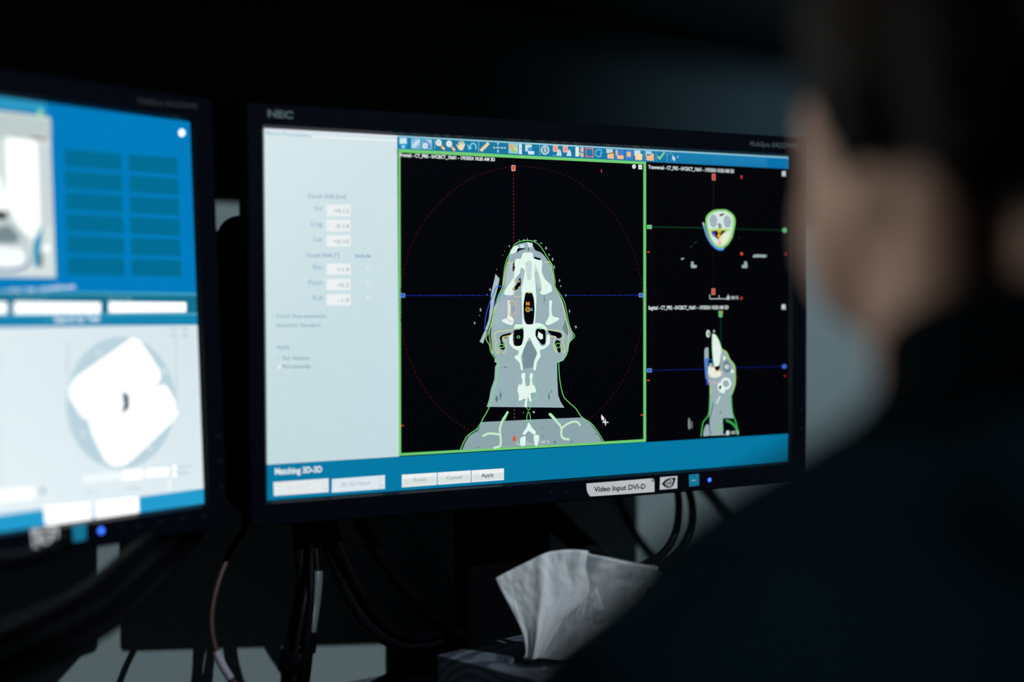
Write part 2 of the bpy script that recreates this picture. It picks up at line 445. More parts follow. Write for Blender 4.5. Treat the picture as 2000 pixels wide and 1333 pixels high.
def Z6(p): return (860+p[0]/4.444, 440+p[1]/4.444)
def Z7(p): return (860+p[0]/4.1667, 660+p[1]/4.1667)
def z6(*a): return [Z6(p) for p in a]
def z7(*a): return [Z7(p) for p in a]
TIS = lin((150, 176, 181)); TIS2 = lin((166, 190, 194)); BONE = lin((226, 246, 238)); BLK = (0.0012, 0.0015, 0.003); YEL = lin((222, 218, 120)); GRN = lin((120, 232, 122)); SPK = lin((150, 170, 168))
# crosshair lines below the anatomy
D.L([(1003, 333), (1003.5, 480)], 1.0, lin((150, 28, 34)), dash=0.0016)
D.L([(790, 577.5), (1248, 577)], 1.1, lin((24, 48, 165)), dash=0.003)
D.L([(790, 577.5), (1248, 577)], 0.6, lin((22, 40, 140)))
# mask pieces: strip on the left, specks around
D.P(z6((480, 425), (515, 465), (500, 540), (472, 640), (455, 760), (430, 860), (395, 960), (370, 1028), (343, 1012), (385, 920), (420, 820), (435, 700), (440, 600), (470, 470)), lin((168, 190, 196)))
for (x, y, a, b_) in ((600, 183, 5, 12), (755, 122, 4, 10), (725, 128, 4, 10), (685, 132, 4, 8), (825, 135, 18, 6), (875, 158, 14, 5), (918, 200, 9, 16), (945, 258, 7, 11), (975, 297, 8, 17), (990, 365, 5, 20), (1035, 482, 6, 15), (1047, 530, 5, 10), (1090, 610, 6, 12), (1122, 748, 6, 18), (1177, 885, 10, 14), (350, 737, 8, 18), (298, 850, 8, 12), (432, 560, 7, 15), (408, 603, 4, 5), (490, 385, 4, 4), (543, 262, 4, 3), (560, 225, 3, 3), (340, 785, 4, 4)):
    D.P(z6((x-a, y-b_*.3), (x+a*.2, y-b_), (x+a, y+b_*.2), (x-a*.1, y+b_)), SPK)
# head and neck tissue
D.PS(z6((755, 148), (690, 160), (650, 180), (618, 215), (604, 250), (585, 310), (568, 370), (560, 430), (554, 490), (545, 550), (520, 610), (495, 670), (475, 740), (462, 800), (450, 860), (430, 930), (412, 985), (435, 1040), (448, 1100), (480, 1150), (500, 1200), (1028, 1190), (1085, 1140), (1103, 1090), (1118, 1020), (1155, 965), (1135, 920), (1108, 850), (1088, 760), (1065, 670), (1030, 600), (990, 540), (985, 480), (975, 420), (965, 360), (935, 310), (900, 262), (868, 235), (820, 215), (800, 160)), TIS)
D.P(z7((468, 190), (958, 190), (950, 215), (952, 330), (960, 470), (978, 520), (1010, 570), (378, 563), (398, 500), (412, 420), (440, 340), (446, 240)), TIS)
D.P(z7((335, 688), (720, 668), (1150, 650), (1225, 702), (1285, 785), (1320, 850), (760, 882), (178, 915), (205, 850), (235, 800), (300, 760), (318, 735)), lin((140, 164, 170)))
# brighter soft areas and darker patches
D.P(z6((720, 300), (810, 300), (850, 420), (830, 560), (700, 560), (700, 420)), TIS2)
D.P(z6((735, 1020), (800, 1000), (850, 1100), (830, 1230), (720, 1250), (715, 1120)), lin((118, 143, 150)))
D.P(z6((600, 330), (640, 320), (650, 420), (610, 520), (570, 540), (575, 430)), lin((175, 196, 200)))
D.P(z6((470, 700), (560, 640), (560, 880), (470, 900)), lin((158, 182, 187)))
for (x, y, a, b_) in ((490, 470, 8, 45), (885, 480, 7, 40), (905, 440, 4, 20), (530, 240, 20, 5), (932, 850, 8, 18), (1070, 850, 6, 12), (835, 800, 4, 14), (830, 740, 3, 18), (308, 893, 12, 4), (1270, 785, 16, 5), (305, 755, 10, 14), (460, 500, 14, 30)):
    D.P(z7((x-a, y), (x, y-b_), (x+a, y), (x, y+b_)), lin((92, 116, 124)))
D.P(z6((905, 590), (912, 650), (900, 690), (895, 640)), lin((120, 145, 150)))
D.P(z6((1085, 820), (1060, 900), (1100, 960), (1120, 930)), lin((110, 135, 142)))
# bones
def bone(*a): D.PS(z6(*a), BONE)
bone((720, 240), (800, 240), (808, 285), (870, 290), (885, 330), (880, 400), (910, 470), (960, 520), (968, 575), (900, 605), (865, 590), (880, 550), (845, 480), (815, 380), (830, 560), (815, 590), (715, 590), (705, 560), (735, 400), (700, 370), (690, 420), (650, 470), (640, 600), (560, 605), (560, 570), (600, 510), (640, 440), (650, 300), (700, 290))
D.P(z6((738, 330), (772, 300), (795, 330), (790, 470), (755, 480)), lin((196, 216, 216)))
D.P(z6((820, 330), (850, 420), (880, 520), (850, 560), (832, 470)), lin((176, 198, 202)))
bone((605, 250), (612, 215), (640, 185), (670, 180), (680, 200), (650, 240))
D.P(z6((690, 170), (730, 165), (725, 200), (695, 205)), lin((205, 225, 224)))
D.P(z6((750, 150), (800, 155), (800, 190), (770, 195)), lin((212, 230, 228)))
bone((585, 655), (605, 660), (608, 740), (612, 790), (640, 820), (628, 865), (590, 862), (535, 835), (545, 820), (582, 800), (580, 720))
bone((948, 655), (970, 660), (965, 730), (975, 790), (1030, 808), (1025, 825), (950, 865), (915, 862), (920, 835), (945, 790), (945, 720))
bone((708, 590), (735, 590), (728, 650), (720, 760), (730, 840), (775, 870), (715, 880), (712, 800))
bone((800, 590), (832, 585), (832, 700), (820, 850), (775, 872), (805, 830), (815, 720))
bone((640, 900), (650, 865), (715, 862), (850, 850), (900, 868), (930, 905), (905, 915), (870, 890), (830, 900), (825, 960), (860, 1030), (880, 1052), (915, 1040), (925, 955), (950, 960), (950, 1030), (900, 1075), (865, 1085), (870, 1140), (840, 1190), (828, 1258), (808, 1255), (815, 1180), (840, 1110), (800, 1030), (775, 975), (745, 1030), (715, 1100), (700, 1150), (718, 1250), (700, 1258), (690, 1200), (640, 1145), (675, 1125), (680, 1090), (640, 1075), (600, 1030), (600, 965), (630, 940), (630, 1020), (650, 1048), (690, 1045), (720, 980), (722, 900))
bone((708, 1290), (735, 1285), (735, 1333), (705, 1333)); bone((780, 1290), (802, 1288), (798, 1333), (775, 1333))
def bone7(*a): D.PS(z7(*a), BONE)
bone7((672, 290), (686, 290), (695, 390), (728, 385), (736, 290), (752, 295), (748, 370), (776, 410), (776, 445), (735, 452), (742, 515), (728, 520), (712, 480), (702, 565), (685, 560), (692, 495), (640, 515), (640, 470), (628, 430), (640, 380), (665, 380))
bone7((720, 690), (745, 730), (780, 770), (765, 792), (720, 760), (690, 790), (668, 785), (700, 735))
bone7((652, 820), (690, 800), (695, 835), (690, 878), (652, 878)); bone7((760, 800), (800, 792), (805, 830), (790, 878), (772, 878))
BN = lin((196, 232, 200))
D.L(z7((548, 608), (505, 680), (485, 750), (492, 830), (485, 880), (440, 898)), 4.2, BN, smooth=True)
D.L(z7((485, 790), (440, 782), (390, 782), (348, 800)), 4, BN, smooth=True)
D.L(z7((890, 622), (945, 680), (985, 735), (985, 790), (1005, 820), (1045, 828)), 4.4, BN, smooth=True)
D.L(z7((985, 740), (1030, 705), (1080, 685), (1115, 688), (1138, 712)), 4, BN, smooth=True)
# black cavities
def hole(*a): D.PS(z6(*a), BLK)
hole((742, 590), (765, 582), (795, 590), (812, 640), (818, 740), (808, 850), (790, 862), (745, 858), (728, 800), (722, 700), (730, 640))
hole((640, 915), (690, 905), (718, 890), (722, 980), (705, 1040), (670, 1052), (640, 1040), (632, 980))
hole((835, 905), (905, 905), (915, 960), (912, 1025), (885, 1040), (860, 1010), (828, 960))
D.P(z6((850, 925), (890, 950), (892, 985), (870, 995), (845, 970)), BONE)
hole((515, 975), (545, 950), (620, 935), (600, 960), (555, 985), (535, 1000), (555, 1040), (560, 1075), (540, 1085), (510, 1060), (525, 1020))
hole((935, 915), (1040, 935), (1055, 960), (1050, 975), (1020, 985), (1000, 965), (960, 955))
hole((1005, 1000), (1040, 1010), (1045, 1100), (1025, 1105), (1010, 1070), (995, 1030))
hole((410, 985), (425, 930), (440, 880), (446, 890), (438, 950), (452, 1080), (440, 1100), (425, 1050))
hole((640, 320), (648, 370), (640, 402), (628, 395), (630, 345)); hole((820, 275), (870, 290), (868, 305), (815, 290))
hole((800, 165), (830, 175), (880, 210), (905, 250), (870, 228), (815, 200)); hole((670, 205), (688, 200), (740, 200), (735, 207), (690, 220), (665, 240))
hole((690, 455), (702, 490), (690, 540), (650, 565), (625, 560), (650, 530), (672, 500)); hole((762, 195), (768, 195), (768, 222), (762, 222))
for (x, y) in ((685, 490), (640, 553), (685, 541)): D.P(z6((x-9, y+2), (x+2, y-9), (x+10, y-3), (x-1, y+8)), lin((214, 200, 90)))
# contours
cy = lambda w, *a, s=True: D.L(z6(*a), w, YEL, smooth=s)
cy(1.1, (580, 330), (640, 322)); cy(1.1, (580, 330), (560, 420), (545, 520), (510, 620), (470, 740), (450, 850), (425, 930), (430, 1000), (450, 1110))
cy(1.1, (905, 325), (955, 325), (972, 400), (985, 480), (990, 540), (1040, 630), (1075, 740), (1090, 820), (1115, 920), (1110, 1010), (1105, 1100))
cy(1.3, (630, 908), (560, 918), (500, 925), (470, 950), (485, 1010), (480, 1060), (490, 1110), (510, 1108), (500, 1060))
cy(1.3, (540, 1108), (560, 1105), (575, 1060), (565, 1010), (540, 975), (600, 960), (625, 950))
cy(1.3, (925, 905), (1000, 915), (1060, 928), (1072, 960), (1060, 1010), (1075, 1060), (1080, 1100), (1055, 1100), (1045, 1050))
cy(1.3, (950, 965), (1000, 970), (985, 1020), (985, 1060), (1000, 1100), (1012, 1100), (1000, 1050)); cy(1.0, (640, 540), (640, 610), (690, 622), (730, 600), (745, 580), (770, 590), (800, 580))
cy(0.9, (545, 1000), (540, 985), (560, 975)); cy(0.9, (850, 400), (870, 500), (875, 540)); cy(0.8, (640, 460), (650, 520), (600, 560))
GO = ((755, 132), (700, 140), (650, 165), (618, 215), (597, 258), (577, 300), (560, 360), (552, 420), (545, 480), (538, 540), (510, 600), (485, 660), (465, 740), (455, 800), (440, 860), (418, 930), (396, 985), (425, 1040), (438, 1100), (470, 1150), (497, 1200))
GO2 = ((755, 132), (810, 142), (860, 175), (893, 220), (920, 265), (948, 310), (975, 355), (985, 420), (995, 480), (1000, 540), (1040, 600), (1078, 670), (1098, 760), (1115, 850), (1140, 920), (1166, 965), (1120, 1020), (1107, 1090), (1085, 1145), (1032, 1190))
D.L(z6(*GO), 1.3, GRN, smooth=True); D.L(z6(*GO2), 1.3, GRN, smooth=True)
D.L(z7((465, 195), (468, 240), (452, 360), (430, 450), (400, 560), (350, 655), (300, 740), (225, 795), (190, 850), (163, 914)), 1.4, GRN, smooth=True)
D.L(z7((962, 185), (965, 240), (972, 340), (1000, 470), (1050, 530), (1105, 580), (1150, 645), (1230, 700), (1290, 780), (1331, 850)), 1.4, GRN, smooth=True)
D.L(z7((705, 690), (705, 640), (717, 604), (732, 640), (736, 690)), 1.2, GRN, smooth=True); D.L(z7((700, 565), (718, 590), (735, 560), (742, 520), (785, 480), (780, 430), (765, 380), (760, 300)), 0.9, GRN, smooth=True)
D.L(z7((505, 680), (540, 610), (550, 615), (522, 680)), 1, GRN); D.L(z7((885, 620), (905, 618), (950, 670)), 1, GRN)
D.E(*Z7((762, 606)), 1.8, 2.2, lin((150, 215, 160))); D.E(*Z7((676, 610)), .7, .7, BONE)
for (x, y, a, b_) in ((533, 1050, 22, 14), (1022, 1045, 22, 20), (678, 972, 12, 10)):
    D.L([Z6((x+a*math.cos(t*math.pi/6), y+b_*math.sin(t*math.pi/6))) for t in range(12)], 1.1, GRN, closed=True)
D.L(z6((640, 910), (655, 880), (680, 900), (690, 880), (715, 905)), 0.9, GRN, smooth=True); D.L(z6((835, 905), (850, 890), (870, 905), (880, 880), (915, 900)), 0.9, GRN, smooth=True)
# pink and orange target outlines, blue outline
D.L([Z6((618+66*math.cos(t*math.pi/12), 725+112*math.sin(t*math.pi/12))) for t in range(24)], 1.2, lin((205, 165, 215)), closed=True)
D.L([Z6((622+36*math.cos(t*math.pi/12), 722+68*math.sin(t*math.pi/12))) for t in range(24)], 2.0, lin((225, 180, 150)), closed=True)
D.L([Z6((640+16*math.cos(t*math.pi/6), 726+16*math.sin(t*math.pi/6))) for t in range(12)], 1.2, lin((110, 145, 215)), closed=True)
D.L(z6((535, 535), (490, 535), (460, 600), (430, 670), (400, 770), (388, 850), (388, 910), (410, 912)), 1.5, lin((45, 85, 205)), smooth=True)
D.L(z6((525, 590), (490, 650), (465, 720)), 1.5, lin((70, 120, 215)), smooth=True)
D.L([(1003.5, 480), (1004.5, 855)], 0.7, lin((168, 110, 116)), dash=0.0016)
D.T('M', (1027.3, 597), (1034.3, 597), 7, lin((225, 150, 60)), 0.03); D.T('A', (1035.5, 608), (1041.5, 608), 6.5, lin((90, 170, 215)), 0.02)
D.L([Z6((759+20*math.cos(t*math.pi/8), 733+20*math.sin(t*math.pi/8))) for t in range(16)], 1.1, lin((225, 170, 60)), closed=True)
D.L([Z6((759+10*math.cos(t*math.pi/6), 733+10*math.sin(t*math.pi/6))) for t in range(12)], 1.1, lin((225, 170, 60)), closed=True)
# handles and ticks
def handle(x, y, w, h, fill, rim):
    D.R(x-w/2, y-h/2, x+w/2, y+h/2, rim); D.R(x-w/2+1, y-h/2+1, x+w/2-1, y+h/2-1, fill)
handle(1003, 328.5, 7.5, 11, RED, lin((240, 200, 190))); handle(1004.5, 857.5, 6, 10, RED, lin((225, 110, 90)))
handle(786.5, 577.5, 9, 8, lin((50, 90, 205)), lin((120, 160, 230))); handle(1252, 577, 8, 8, lin((50, 90, 205)), lin((120, 160, 230)))
for (x, y, w, h) in ((1175, 334, 1.5, 6), (785.5, 832, 6, 2), (1254, 811, 5, 2), (1267, 492.5, 5, 2), (1266.5, 743.5, 5, 2), (1448.5, 346, 2.5, 6), (1448.5, 583, 2.5, 5), (1175, 815, 3, 3)):
    D.R(x-w/2, y-h/2, x+w/2, y+h/2, lin((230, 70, 55)))
D.E(1448.7, 496, 2.5, 3, lin((235, 80, 60))); D.E(1535, 496.5, 2, 2.5, lin((170, 30, 40))); D.E(1534, 735, 2, 2, lin((150, 20, 28)))
# little view buttons
D.E(1238.5, 325.5, 3.6, 4.2, WHT); D.E(1239, 326, 1, 1.2, BLK); D.P([(1247, 322), (1254, 322.4), (1254, 331), (1247, 330.6)], WHT); D.R(1249.5, 326.5, 1251.7, 328.5, BLK)
for (x, y) in ((1531.5, 339.5), (1531, 600)): D.P([(x-4, y-4.5), (x+3, y-5), (x+3.6, y+5), (x-4, y+4.5)], lin((200, 215, 218))); D.E(x+.5, y+2, 1.4, 1.6, lin((120, 135, 140)))
D.T('Frontal - CT_PRE - kVCBCT_10s01 - 1/9/2024 10:20 AM 3D', (781.5, 306), (967, 315), 6.6, WHT, 0.03)
D.T('Transversal - CT_PRE - kVCBCT_10s01 - 1/9/2024 10:20 AM 3D', (1266.5, 329.5), (1434, 338), 6.8, lin((205, 218, 218)), 0.035)
D.T('Sagittal - CT_PRE - kVCBCT_10s01 - 1/9/2024 10:20 AM 3D', (1266.5, 605), (1423, 604), 6.8, lin((205, 218, 218)), 0.035)
# scale bars
def scale(x0, x1, y, t, c, tall=8):
    D.L([(x0, y-tall), (x0, y), (x1, y), (x1, y-tall)], 1.4, c); D.L([((x0+x1)/2, y-tall*.8), ((x0+x1)/2, y)], 1.2, c)
    D.E(x1, y-2, 2.3, 4.5, c); D.T(t, (x1+5, y+1), (x1+20, y+.6), 6, c, 0.02)
scale(1386.5, 1422.5, 584, '100 %', lin((195, 212, 210))); 
D.L([(1010, 862), (1010, 869), (1051, 867), (1051, 860)], 1, lin((210, 225, 222))); D.L([(1031, 862), (1031, 868)], .9, lin((210, 225, 222))); D.T('100 %', (1056, 867), (1073, 866), 5.5, lin((215, 228, 226)), 0.0)

# transversal view
def Q(p): return (1340+p[0]/8.886, 390+p[1]/8.886)
def q(*a): return [Q(p) for p in a]
D.L([(1271, 443.5), (1380, 445.5)], 1.4, lin((16, 70, 38))); D.L([(1436, 447.5), (1530, 450)], 2.2, lin((8, 44, 26)))
D.L([(1394, 349), (1394, 412)], 1, lin((60, 14, 24))); D.L([(1394, 490), (1394, 566)], 1, lin((46, 10, 20)))
handle(1268.5, 443.5, 9, 7.5, lin((80, 190, 110)), lin((150, 225, 165))); D.E(1533, 450, 5, 5.2, lin((95, 180, 120)), 8)
handle(1394.2, 346, 6.6, 12, lin((205, 55, 48)), lin((225, 150, 145))); handle(1393.5, 570, 6.6, 12, lin((205, 55, 48)), lin((225, 150, 145)))
D.PS(q((540, 172), (700, 175), (780, 225), (835, 290), (852, 360), (838, 520), (800, 670), (740, 770), (665, 835), (600, 850), (500, 810), (430, 720), (380, 600), (345, 460), (340, 330), (370, 270), (450, 200)), lin((130, 205, 115)))
D.PS(q((550, 205), (690, 208), (760, 250), (805, 310), (815, 390), (800, 520), (765, 650), (710, 745), (640, 805), (600, 815), (520, 785), (455, 700), (410, 590), (380, 450), (375, 350), (400, 290), (470, 235)), lin((214, 230, 222)))
D.PS(q((440, 270), (500, 265), (540, 340), (535, 440), (480, 490), (425, 450), (405, 350)), lin((158, 180, 188)))
D.PS(q((690, 275), (740, 290), (785, 350), (780, 440), (745, 490), (670, 460), (650, 350)), lin((158, 180, 188)))
D.PS(q((590, 255), (670, 240), (625, 285), (580, 280)), lin((18, 40, 30))); D.PS(q((565, 420), (585, 415), (615, 450), (612, 492), (565, 492)), lin((30, 50, 55))); D.PS(q((580, 440), (600, 450), (598, 480), (582, 478)), lin((190, 210, 205)))
D.PS(q((420, 520), (580, 500), (760, 515), (770, 545), (580, 540), (420, 550)), lin((176, 218, 110)))
D.PS(q((450, 550), (520, 540), (700, 545), (640, 590), (560, 690), (520, 660), (440, 590)), BLK)
D.PS(q((415, 540), (450, 545), (450, 585), (420, 580)), lin((230, 190, 130))); D.E(*Q((483, 575)), 2.6, 3.6, lin((50, 50, 190))); D.E(*Q((485, 620)), 2.6, 3, lin((120, 120, 210)))
D.PS(q((550, 535), (608, 535), (605, 580), (550, 578)), lin((225, 170, 50))); D.E(*Q((573, 632)), 3.6, 4.6, lin((222, 165, 45))); 
D.PS(q((660, 590), (740, 570), (760, 600), (735, 700), (660, 780), (620, 760), (600, 680)), lin((226, 236, 205))); D.PS(q((560, 700), (600, 720), (605, 800), (560, 800)), lin((235, 190, 150)))
D.L(q((300, 415), (330, 520), (375, 650), (440, 770), (530, 845), (600, 865), (650, 850)), 4.2, lin((110, 160, 215)), smooth=True)
D.L(q((370, 680), (440, 790), (530, 865), (600, 885), (655, 870)), 2, lin((28, 80, 180)), smooth=True); D.L(q((295, 410), (312, 450)), 3.6, lin((170, 185, 190)))
D.L(q((480, 190), (400, 245), (350, 320), (345, 450)), 1.6, lin((140, 230, 110)), smooth=True); D.L(q((780, 230), (840, 310), (848, 430), (800, 660)), 1.6, lin((140, 235, 110)), smooth=True); D.L(q((790, 280), (815, 340)), 1.4, YEL)
D.PS(q((90, 1080), (130, 1080), (135, 1130), (185, 1140), (180, 1185), (88, 1185)), lin((150, 170, 172))); D.PS(q((1010, 1080), (1055, 1080), (1065, 1185), (970, 1185), (975, 1140), (1010, 1130)), lin((150, 170, 172)))
D.PS(q((1165, 975), (1200, 955), (1380, 960), (1405, 985), (1350, 1010), (1300, 1000), (1165, 1005)), lin((150, 172, 176)))
D.P([(1330, 504.5), (1337, 503.5), (1334, 508), (1331, 508)], lin((140, 160, 160)))
for (x, y) in ((85, 825), (110, 800), (150, 755), (178, 738), (925, 665)): D.E(*Q((x, y)), 1.2, 1.2, lin((48, 58, 60)), 6)

# sagittal view
def S_(p): return (1340+p[0]/5.127, 600+p[1]/5.127)
def s_(*a): return [S_(p) for p in a]
D.L([(1273, 724), (1376, 721.5)], 1.5, lin((14, 26, 105))); D.L([(1437, 718.5), (1528, 716.5)], 2, lin((10, 18, 82)))
D.L([(1408, 620), (1408, 680)], 1, lin((16, 70, 44)))
handle(1268.5, 724, 9, 7.5, lin((50, 90, 205)), lin((120, 160, 230))); D.E(1532, 716.3, 5, 4.6, lin((62, 96, 205)), 8); D.P([(1403.5, 607.5), (1411.5, 607.5), (1411, 620), (1404, 620)], lin((100, 185, 110))); D.R(1409.5, 608, 1412.3, 613, lin((220, 100, 70)))
D.PS(s_((355, 420), (405, 455), (440, 520), (480, 570), (492, 650), (490, 760), (455, 890), (460, 960), (462, 1060), (478, 1115), (370, 1118), (370, 1270), (250, 1285), (175, 1295), (180, 1230), (205, 1175), (230, 1180), (232, 1080), (235, 900), (238, 770), (222, 740), (218, 620), (240, 560), (265, 575), (300, 620), (340, 590), (350, 500)), lin((150, 174, 178)))
D.PS(s_((400, 520), (440, 570), (450, 640), (400, 660), (370, 620), (375, 560)), lin((110, 132, 140)))
D.PS(s_((262, 275), (290, 275), (320, 320), (355, 410), (350, 480), (335, 580), (310, 605), (280, 590), (268, 500), (262, 400)), lin((228, 240, 232)))
D.PS(s_((225, 600), (270, 605), (345, 640), (350, 690), (290, 710), (225, 690)), lin((232, 236, 220))); D.PS(s_((290, 600), (340, 590), (330, 630), (300, 645)), BLK)
D.E(*S_((262, 600)), 3, 1.6, lin((230, 170, 90))); D.E(*S_((318, 640)), 3, 1.6, lin((230, 160, 80))); D.E(*S_((232, 690)), 1.4, 3, lin((225, 170, 80)))
D.L([S_((400+42*math.cos(t*math.pi/8), 768+48*math.sin(t*math.pi/8))) for t in range(16)], 4.5, BONE, closed=True)
D.PS(s_((320, 770), (350, 760), (390, 820), (380, 865), (335, 850), (318, 810)), BONE); D.PS(s_((335, 790), (355, 785), (345, 830), (330, 815)), BLK)
D.E(*S_((408, 600)), 5, 4.5, lin((190, 208, 210))); D.E(*S_((462, 645)), 3, 4, BONE); D.L(s_((338, 900), (310, 962)), 4, lin((205, 226, 215)))
D.E(*S_((384, 515)), 2.6, 5, lin((225, 240, 225))); D.E(*S_((347, 1058)), 2, 1.6, lin((80, 98, 104)))
D.L(s_((275, 960), (255, 1050), (235, 1130), (238, 1230), (250, 1275)), 1.8, lin((50, 64, 68)), smooth=True)
D.PS(s_((205, 405), (225, 415), (225, 530), (210, 700), (222, 770), (208, 775), (195, 700), (185, 560), (185, 430)), lin((150, 172, 178)))
D.PS(s_((186, 525), (222, 522), (218, 620), (225, 770), (205, 778), (195, 690)), lin((80, 125, 205))); D.L(s_((222, 535), (240, 525), (262, 540), (272, 590)), 2, lin((26, 70, 190)), smooth=True); D.L(s_((205, 730), (210, 775)), 3, lin((16, 40, 150)))
D.L(s_((345, 640), (362, 660), (362, 715), (325, 755), (240, 758), (232, 730)), 1.8, lin((222, 165, 190)), smooth=True)
G3 = lin((60, 185, 85)); GY = lin((165, 215, 95))
D.L(s_((262, 280), (262, 400), (270, 520), (280, 590)), 1.4, lin((120, 225, 130)), smooth=True); D.L(s_((300, 285), (330, 340), (358, 420)), 1.4, lin((120, 225, 130)), smooth=True)
D.L(s_((358, 425), (405, 455), (440, 530), (485, 590), (492, 680), (488, 780), (452, 890)), 2.2, GY, smooth=True); D.L(s_((452, 890), (458, 1000), (470, 1080), (500, 1160), (525, 1270)), 2.2, G3, smooth=True)
D.L(s_((238, 770), (248, 880)), 2, GY); D.L(s_((240, 880), (232, 1040), (215, 1100), (170, 1160), (150, 1295)), 2.2, G3, smooth=True)
D.L(s_((405, 1135), (460, 1165), (500, 1210), (520, 1275)), 4.5, lin((52, 165, 78)), smooth=True); D.E(*S_((343, 1207)), 3.2, 5, lin((110, 205, 110)))
D.E(*S_((222, 268)), 4, 7.5, lin((205, 218, 215))); D.E(*S_((228, 272)), 1.4, 4, lin((60, 70, 72))); D.E(*S_((281, 243)), 2, 2.4, lin((170, 185, 184)))
D.PS(s_((22, 1120), (40, 1120), (42, 1220), (22, 1220)), lin((120, 136, 138))); D.PS(s_((46, 1150), (66, 1150), (66, 1215), (46, 1215)), lin((84, 98, 102)))
D.E(*S_((418, 1262)), 3.5, 5, lin((205, 215, 212))); D.T('100 %', S_((448, 1276)), S_((528, 1270)), 6, lin((180, 195, 192)), 0.03); D.L(s_((250, 1285), (410, 1278)), 1.6, lin((170, 185, 182)))
D.E(*S_((515, 708)), 1, 1.4, lin((60, 70, 72)), 6)
# mouse pointer
D.P([(1174.5, 810), (1181, 818), (1178.5, 819), (1181, 824), (1179, 825), (1177, 820), (1175, 822)], WHT)
D.L([(1182.5, 820), (1182.5, 831)], 1.8, WHT); D.L([(1177.5, 825.5), (1187.5, 825.5)], 1.8, WHT)

# left parameter panel
def tx(t, x0, x1, y, cap=8, c=INK, bold=0.0, y1=None): D.T(t, (x0, y), (x1, y if y1 is None else y1), cap, c, bold)
tx('Match Parameters', 520, 607, 263.5, 6.5, lin((118, 162, 186)), 0, 268)
tx('Couch Shift [cm]', 602, 675, 386.5, 7.5, INK, 0, 388)
for (t, x0, x1, y, val, vx, by, yb) in (('Vrt', 613, 630, 412, '+0.12', 652, 399.5, 422.5), ('Lng', 608, 630, 442, '-0.14', 654, 429.5, 452.5), ('Lat', 613, 630, 472, '+0.10', 652, 459.5, 482), ('Rtn', 612, 630, 527, '+1.9', 659, 515, 537), ('Pitch', 603, 630, 557, '+0.2', 659, 545, 567), ('Roll', 611, 630, 587, '-1.9', 661, 575, 597)):
    tx(t, x0, x1, y, 9.5, lin((128, 172, 205)))
    D.R(637.5, by-.3, 685, yb+.3, lin((224, 236, 239))); D.R(639, by+1, 684, yb-1, lin((236, 241, 242)))
    tx(val, vx, 681.5, y+4.2, 8.5, lin((150, 160, 166)))
tx('Couch Shift [°]', 599, 662, 502.5, 7.5); tx('Include', 695, 724.5, 503.5, 7.5, lin((72, 130, 178)))
for y in (525, 554.5, 584): D.R(716.3, y-4, 724, y+4, lin((236, 244, 245))); D.L([(718, y), (719.8, y+2.2), (722.6, y-2.4)], 1.1, lin((120, 150, 165)))
tx('Couch Representation:', 540, 638, 621, 7, lin((98, 150, 176))); tx('Isocentric Standard', 540, 625, 639, 7, lin((98, 150, 176)))
tx('Apply', 541, 567, 682, 7.5, lin((110, 158, 182))); tx('For Session', 552.5, 605, 703, 7, lin((84, 128, 148))); tx('Permanently', 552.5, 607, 719.5, 7, lin((84, 128, 148)))
D.E(545.5, 717.5, 3.2, 3.6, WHT); D.E(545, 700, 1, 1.2, lin((150, 170, 178)))
# bottom bar
D.T('Matching 3D-3D', (537, 927.5), (629.5, 922.5), 11.5, lin((222, 232, 236)), 0.04)
LB = lin((228, 234, 236))
D.P([(534, 942.5), (642, 935), (642, 962), (535, 969.5)], LB); D.L([(631.5, 939), (631.5, 961.5)], .7, lin((200, 210, 214))); D.E(636, 955, 1.5, 1.2, GRY)
D.T('kV-CBCT', (562, 957), (605, 953.5), 8, lin((205, 213, 214)))
D.P([(648.5, 936.5), (752, 928.5), (752, 955.5), (648, 963)], lin((220, 231, 238))); D.L([(741.5, 931), (741.5, 955)], .7, lin((180, 196, 206))); D.E(746, 949, 1.2, 1.2, lin((90, 120, 140)))
D.T('3D-3D Match', (666, 951.5), (723.5, 947.5), 7.5, lin((150, 174, 190)))
for (xa, xb, t, c, x0, x1, yb, b_) in ((785, 853.5, 'Reset', lin((150, 160, 178)), 808, 833, 941.5, .0), (855, 919.8, 'Cancel', lin((130, 138, 160)), 873, 902.5, 937.3, .0), (921.2, 984.5, 'Apply', lin((32, 36, 78)), 940.5, 964.8, 933.0, .01)):
    f = lambda x: 928-(x-785)*0.0632
    g = lambda x: 952.8-(x-785)*0.0725
    D.P([(xa, f(xa)), (xb, f(xb)), (xb, g(xb)), (xa, g(xa))], [lin((238, 242, 244)), lin((238, 242, 244)), lin((226, 233, 234)), lin((226, 233, 234))])
    D.P([(xa+2, f(xa)+9), (xb-1, f(xb)+8), (xb-1, g(xb)-3), (xa+2, g(xa)-3)], lin((214, 224, 222)))
    D.T(t, (x0, yb), (x1, yb-1.6), 7.2, c, b_)

